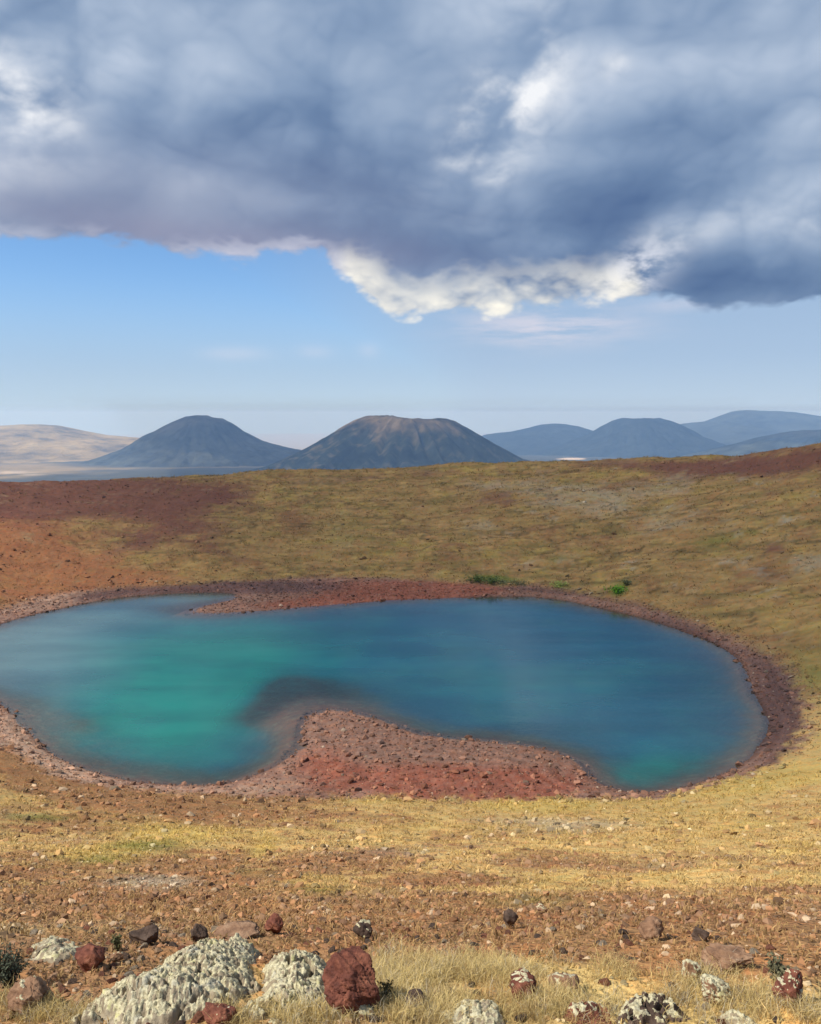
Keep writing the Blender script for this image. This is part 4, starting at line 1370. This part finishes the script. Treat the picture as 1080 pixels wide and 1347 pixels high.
def crusted_slab(name, label, outline, seed, hmax=.11, host='tan', cover=.75, cat='rock', res=130, shift=18):
    """A low slab of lava lying on the slope: the outline is traced on the ground, the top is broken, pitted and crusted with lichen."""
    P = np.array([spot(a, b)[:2] if b <= 1340 else spot(a, 1340)[:2] + np.array([0, -(b - 1340) * .0035]) for a, b in [(q[0], q[1] + (shift if q[1] < 1320 else 0)) for q in outline]])
    poly = catmull(P, 5)
    lo, hi = poly.min(0) - .05, poly.max(0) + .05
    c = (lo + hi) / 2
    xs, ys = np.linspace(lo[0], hi[0], res), np.linspace(lo[1], hi[1], res)
    X, Y = np.meshgrid(xs, ys)
    sd = poly_sd(X, Y, poly).reshape(X.shape)
    sd = -sd + .045 * fbm(X, Y, .16, 5, .65, seed)
    ux, uy = X, Y
    edge = sstep(sd, 0.0, .05) * .45 + sstep(sd, .02, .16) * .55
    slabs = np.abs(fbm(ux, uy, .30, 4, .55, seed + 3))
    h = hmax * edge * (.78 + .30 * fbm(ux, uy, .40, 3, .5, seed + 1) + .10 * slabs)
    crack = np.abs(fbm(ux, uy, .20, 4, .6, seed + 5))
    h = h - .022 * sstep(crack, .06, .0) * edge
    gap = sstep(np.abs(fbm(ux, uy, .42, 4, .6, seed + 33)), .075, .0)
    h = h * (1 - .92 * gap) - .012 * gap
    pit = fbm(ux, uy, .055, 3, .6, seed + 7)
    h = h - .020 * sstep(pit, .20, .50) * edge - .012 * sstep(fbm(ux, uy, .028, 3, .6, seed + 8), .18, .45) * edge
    h = h + .024 * fbm(ux, uy, .10, 5, .70, seed + 9) * edge + .006 * fbm(ux, uy, .018, 3, .65, seed + 11) * edge
    g0 = height(X, Y, False)
    Zh = np.where(sd > 0, g0 + np.maximum(h, -.01), g0 - .06)
    V = np.stack([X - c[0], Y - c[1], Zh], -1).reshape(-1, 3)
    z0 = float(V[:, 2].mean())
    V[:, 2] -= z0
    F = grid_faces(res, res)
    inside = (sd.ravel() > -.03)
    F = F[inside[F].all(1)]
    def compact(V, F):
        us = np.unique(F)
        ix = -np.ones(len(V), int)
        ix[us] = np.arange(len(us))
        return V[us], ix[F], us
    Vb, Fb, us = compact(V, F)
    o = link(name, mesh_np(name, Vb, Fb, M_HOST[host], True), None, (c[0], c[1], z0))
    tag(o, label, cat)
    uy = Y + 1.25 * h
    m = (-1.2 * gap + fbm(ux, uy, .26, 5, .6, seed + 13) * .55 + .35 * fbm(ux, uy, .05, 3, .6, seed + 15) - .5 * sstep(pit, .30, .5) - .4 * sstep(crack, .06, .0) + .5 * (sstep(sd, .0, .06) - 1)).ravel()
    gz = np.gradient(Zh)
    steep = np.hypot(gz[0] / (ys[1] - ys[0]), gz[1] / (xs[1] - xs[0])).ravel()
    m = m - .22 * sstep(steep, 1.2, 3.0) - 1.5 * sstep(fbm(ux, uy, .020, 3, .7, seed + 21), .42, .52).ravel()
    keep = m > .20 - 1.15 * cover
    Fk = F[keep[F].all(1) & (sd.ravel()[F] > .005).all(1)]
    knob = .002 + .0025 * sstep(fbm(ux, uy, .020, 2, .5, seed + 17), -.1, .5) + .002 * fbm(ux, uy, .010, 2, .6, seed + 19)
    cnt = np.bincount(F.ravel(), minlength=len(V))
    cnk = np.bincount(Fk.ravel(), minlength=len(V))
    V2 = V.copy()
    V2[:, 2] += np.where(cnk < cnt, -.003, knob.ravel())
    Vl, Fl, _ = compact(V2, Fk)
    lo_ = link('lichen', mesh_np('lichen', Vl, Fl, M_LICHEN, True), o)
    lo_['label'] = 'pale grey-green lichen crust'
    lo_['kind'] = 'stuff'
    return o

crusted_slab('outcrop', 'largest lichen-crusted outcrop, whitish and sloping, in front of the reddish slope',
             [(108, 1318), (140, 1290), (180, 1278), (212, 1258), (240, 1243), (275, 1234), (300, 1228), (328, 1226), (340, 1242), (334, 1266), (336, 1288), (312, 1304), (292, 1318), (262, 1344), (200, 1362), (140, 1352), (118, 1340)], 601, .115, 'grey', .90, 'outcrop', 200)
crusted_slab('outcrop', 'whitish lichen-crusted outcrop touching the red boulder',
             [(344, 1266), (362, 1244), (395, 1246), (424, 1250), (434, 1272), (432, 1304), (424, 1334), (380, 1352), (322, 1352), (330, 1322), (346, 1292)], 621, .10, 'grey', .95, 'outcrop', 150)
crusted_slab('rock', 'flat pale crusted rock behind the dark shrub', [(36, 1246), (56, 1230), (84, 1228), (108, 1236), (112, 1248), (90, 1256), (60, 1258)], 641, .07, 'grey', .8, res=80, shift=8)
crusted_slab('rock', 'broad white-topped rock at the picture edge in the straw grass', [(578, 1338), (600, 1322), (630, 1314), (656, 1318), (668, 1334), (664, 1356), (620, 1366), (580, 1356)], 651, .10, 'grey', .88, res=90, shift=8)
crusted_slab('rock', 'wide pale crusted slab with black hollows in its face', [(806, 1336), (820, 1316), (850, 1308), (884, 1308), (896, 1330), (892, 1356), (840, 1364), (808, 1356)], 661, .10, 'dark', .82, res=100, shift=8)
crusted_slab('rock', 'long low rock with red flank and whitish crust between the two pale slabs', [(736, 1338), (752, 1322), (780, 1318), (802, 1326), (800, 1346), (770, 1358), (742, 1352)], 671, .10, 'red', .6, res=80, shift=8)
crusted_slab('rock', 'white lumpy rock, lower of the pair amid rusty stalks', [(932, 1350), (940, 1334), (962, 1330), (982, 1338), (986, 1356), (956, 1364)], 681, .09, 'grey', .92, res=70, shift=6)
crusted_slab('rock', 'pale low slab in the yellow grass under the largest outcrop', [(96, 1352), (108, 1338), (130, 1334), (150, 1344), (148, 1358), (118, 1362)], 691, .07, 'grey', .85, res=60, shift=4)
foreground_rock('boulder', 'rust-red rounded boulder with a black underside beside the whitish outcrop', 464, 1336, 72, 62, 403, 'red', 0, 6, 'boulder', .10, 10, .24, .85, .4)
foreground_rock('rock', 'small brick-red angular rock between the dark shrub and largest outcrop', 114, 1278, 34, 26, 405, 'red', 0, 4, sink=.12)
foreground_rock('rock', 'blackish knobbly rock behind the top of the largest outcrop', 186, 1242, 34, 22, 406, 'dark', 0, 4)
foreground_rock('rock', 'dark maroon rock right at the tip of the largest outcrop', 261, 1240, 22, 22, 407, 'dark', 0, 4)
foreground_rock('rock', 'small rust-red rock standing above the gap between the two whitish outcrops', 359, 1231, 24, 22, 408, 'red', 0, 4, sink=.15)
foreground_rock('rock', 'grey spotted rock standing alone on the red scree', 477, 1236, 24, 20, 409, 'dark', .55, 4, sink=.15)
foreground_rock('rock', 'pale angular block with a black shaded face on the right slope', 860, 1236, 30, 20, 410, 'tan', .15, 4, sink=.15)
foreground_rock('rock', 'low purplish-brown mound of rock amid rusty grass', 962, 1280, 56, 22, 411, 'tan', 0, 5)
foreground_rock('rock', 'small white-crusted upright rock amid straw grass', 910, 1296, 24, 26, 412, 'tan', .95, 4, sink=.15)
foreground_rock('rock', 'small brown rock with whitish cap sitting above the broad white-topped rock', 690, 1318, 34, 34, 414, 'red', .55, 4, sink=.18)
foreground_rock('rock', 'white lumpy rock, upper of the pair amid rusty stalks', 942, 1322, 36, 28, 417, 'tan', .95, 5, sink=.2)
foreground_rock('rock', 'upright brown rock streaked with white lichen in the rusty brush', 1043, 1325, 34, 40, 419, 'red', .5, 5, sink=.2)
foreground_rock('rock', 'tan weathered rock under the dark shrub', 34, 1338, 46, 36, 420, 'tan', .3, 5, sink=.2)
foreground_rock('rock', 'pinkish stone touching the tan weathered rock', 60, 1322, 18, 16, 421, 'tan', .2, 4, sink=.15)
foreground_rock('rock', 'dark red rubble rock under the right flank of the largest outcrop', 288, 1354, 44, 20, 423, 'red', .12, 5, sink=.2)
foreground_rock('rock', 'small white stone, upper of two under the red boulder', 462, 1330, 16, 12, 424, 'tan', .95, 4, sink=.15)
foreground_rock('rock', 'small white stone, lower of two under the red boulder', 477, 1340, 28, 14, 425, 'tan', .95, 4, sink=.15)
foreground_rock('rock', 'little pale stone with pointed top near the small brick-red rock', 153, 1268, 16, 12, 426, 'tan', .3, 4, sink=.12)
foreground_rock('rock', 'dark brown rock half hidden in straw grass', 546, 1328, 26, 20, 427, 'dark', 0, 4, sink=.2)
foreground_rock('rock', 'brown rock with a whitish top behind the long low rock', 742, 1310, 40, 22, 428, 'tan', .5, 4, sink=.2)
foreground_rock('rock', 'dark maroon lump standing up from the red scree', 672, 1222, 18, 22, 429, 'dark', 0, 4, sink=.15)
foreground_rock('rock', 'low pinkish bare slab between the outcrop and rust-red rock', 310, 1238, 56, 6, 430, 'tan', 0, 4, sink=.3)
foreground_rock('rock', 'small pale stone high on the scree, alone above the straw grass', 712, 1202, 16, 10, 431, 'tan', .5, 4, sink=.15)
foreground_rock('rock', 'dark stone just right of the pale angular block', 925, 1238, 22, 14, 432, 'dark', 0, 4, sink=.2)

# ------------------------------------------------------------------ shrubs
M_LEAF = attr_mat('shrub_leaf', rough=0.7, trans=0.25)
M_TWIG = host_mat('twig_bark', [(.3, (.06, .045, .035)), (.7, (.16, .12, .085))])
def shrub(name, label, px, py, w_px, h_px, leaf, n_twig, n_leaf, seed, group=None, lean=.5, leaf_k=.10):
    c = spot(px, py)
    dist = float(np.linalg.norm(c - np.array([0, 0, EYE])))
    W, Hh = w_px / FPX * dist * .5, h_px / FPX * dist
    root = bpy.data.objects.new(name, None)
    COL.objects.link(root)
    root.location = c
    root.empty_display_size = .1
    tag(root, label, 'shrub', group)
    rs = np.random.default_rng(seed)
    tw, lf = [], []
    for i in range(n_twig):
        a, rr_ = rs.uniform(0, 2 * math.pi), W * math.sqrt(rs.random())
        tip = np.array([rr_ * math.cos(a), rr_ * math.sin(a) * .8, Hh * rs.uniform(.55, 1.05) * (1 - .35 * (rr_ / W) ** 2)])
        mid = tip * np.array([.4, .4, .55]) + rs.normal(0, .05 * W, 3)
        b0 = np.array([rs.normal(0, .12 * W), rs.normal(0, .12 * W), -.02])
        ww = .018 * Hh
        for p, q, w0, w1 in ((b0, mid, ww, ww * .7), (mid, tip, ww * .7, ww * .25)):
            ring = lambda c0, w: np.array([c0 + np.array([w * math.cos(k), w * math.sin(k), 0]) for k in (0, 2.09, 4.19)])
            tw.append(np.vstack([ring(p, w0), ring(q, w1)]))
        m_ = max(1, n_leaf // n_twig)
        tt = rs.uniform(.25, 1.05, m_)[:, None]
        P = np.where(tt < .5, b0 + (mid - b0) * tt * 2, mid + (tip - mid) * (tt - .5) * 2) + rs.normal(0, .09 * W, (m_, 3))
        P[:, 2] = np.maximum(P[:, 2], .01)
        lf.append(P)
    V = np.vstack(tw)
    q = np.array([[0, 1, 4, 3], [1, 2, 5, 4], [2, 0, 3, 5]])
    F = (q[None] + (np.arange(len(tw)) * 6)[:, None, None]).reshape(-1, 4)
    link('stem', mesh_np('stem', V, F, M_TWIG, True), root)
    P = np.vstack(lf)
    n = len(P)
    s = leaf_k * Hh * rs.uniform(.6, 1.4, (n, 1, 1))
    base = np.array([[-.45, 0, 0], [0, -.9, 0], [.45, 0, .12], [0, .9, 0]])
    L = np.einsum('nij,vj->nvi', rand_rot(n), base) * s + P[:, None]
    F = np.arange(n * 4).reshape(n, 4)
    col = np.repeat(np.array(leaf, np.float32)[None] * rs.uniform(.6, 1.5, (n, 1)), 4, 0)
    fo = link('foliage', mesh_np('foliage', L.reshape(-1, 3), F, M_LEAF, False, {'tint': col}), root)
    fo['kind'] = 'stuff'
    return root

shrub('shrub', 'dark grey-green shrub at the picture edge beside the flat pale rock', 12, 1298, 48, 46, (.075, .085, .055), 60, 1100, 501, leaf_k=.045)
shrub('shrub', 'dark spindly shrub at the foot of the red boulder', 505, 1322, 24, 30, (.12, .10, .045), 20, 300, 502, leaf_k=.08)
shrub('shrub', 'grey-green dry twiggy shrub in the rusty brush, right of the purplish mound', 1022, 1295, 30, 34, (.16, .15, .085), 26, 420, 503, leaf_k=.08)
shrub('shrub', 'little grey-green shrub behind the small pale pointed stone', 155, 1252, 18, 20, (.13, .13, .06), 14, 260, 504, leaf_k=.10)
for i, (px, py, w_, h_, cl, lb) in enumerate([
        (628, 765, 34, 7, (.10, .15, .035), 'deep green bush leftmost along the far shore'),
        (646, 767, 36, 8, (.13, .18, .05), 'mid-green bush second in the far shore clump'),
        (664, 768, 34, 5, (.18, .20, .09), 'greyish green bush third in the far shore clump'),
        (684, 769, 36, 5, (.17, .18, .09), 'sparse greyish green bush ending the far shore clump'),
        (737, 773, 30, 6, (.40, .46, .12), 'pale yellow-green low bush on the far beach'),
        (812, 780, 36, 9, (.14, .31, .025), 'vivid green bush patch at the foot of the far wall'),
        (824, 771, 12, 8, (.22, .23, .10), 'pale twiggy bush just above the vivid green patch')]):
    shrub('bush', lb, px, py, w_, h_, cl, 14, 420, 520 + i, 'green bushes by the far shore', leaf_k=.16)
print('done', round(time.time() - T0, 1))
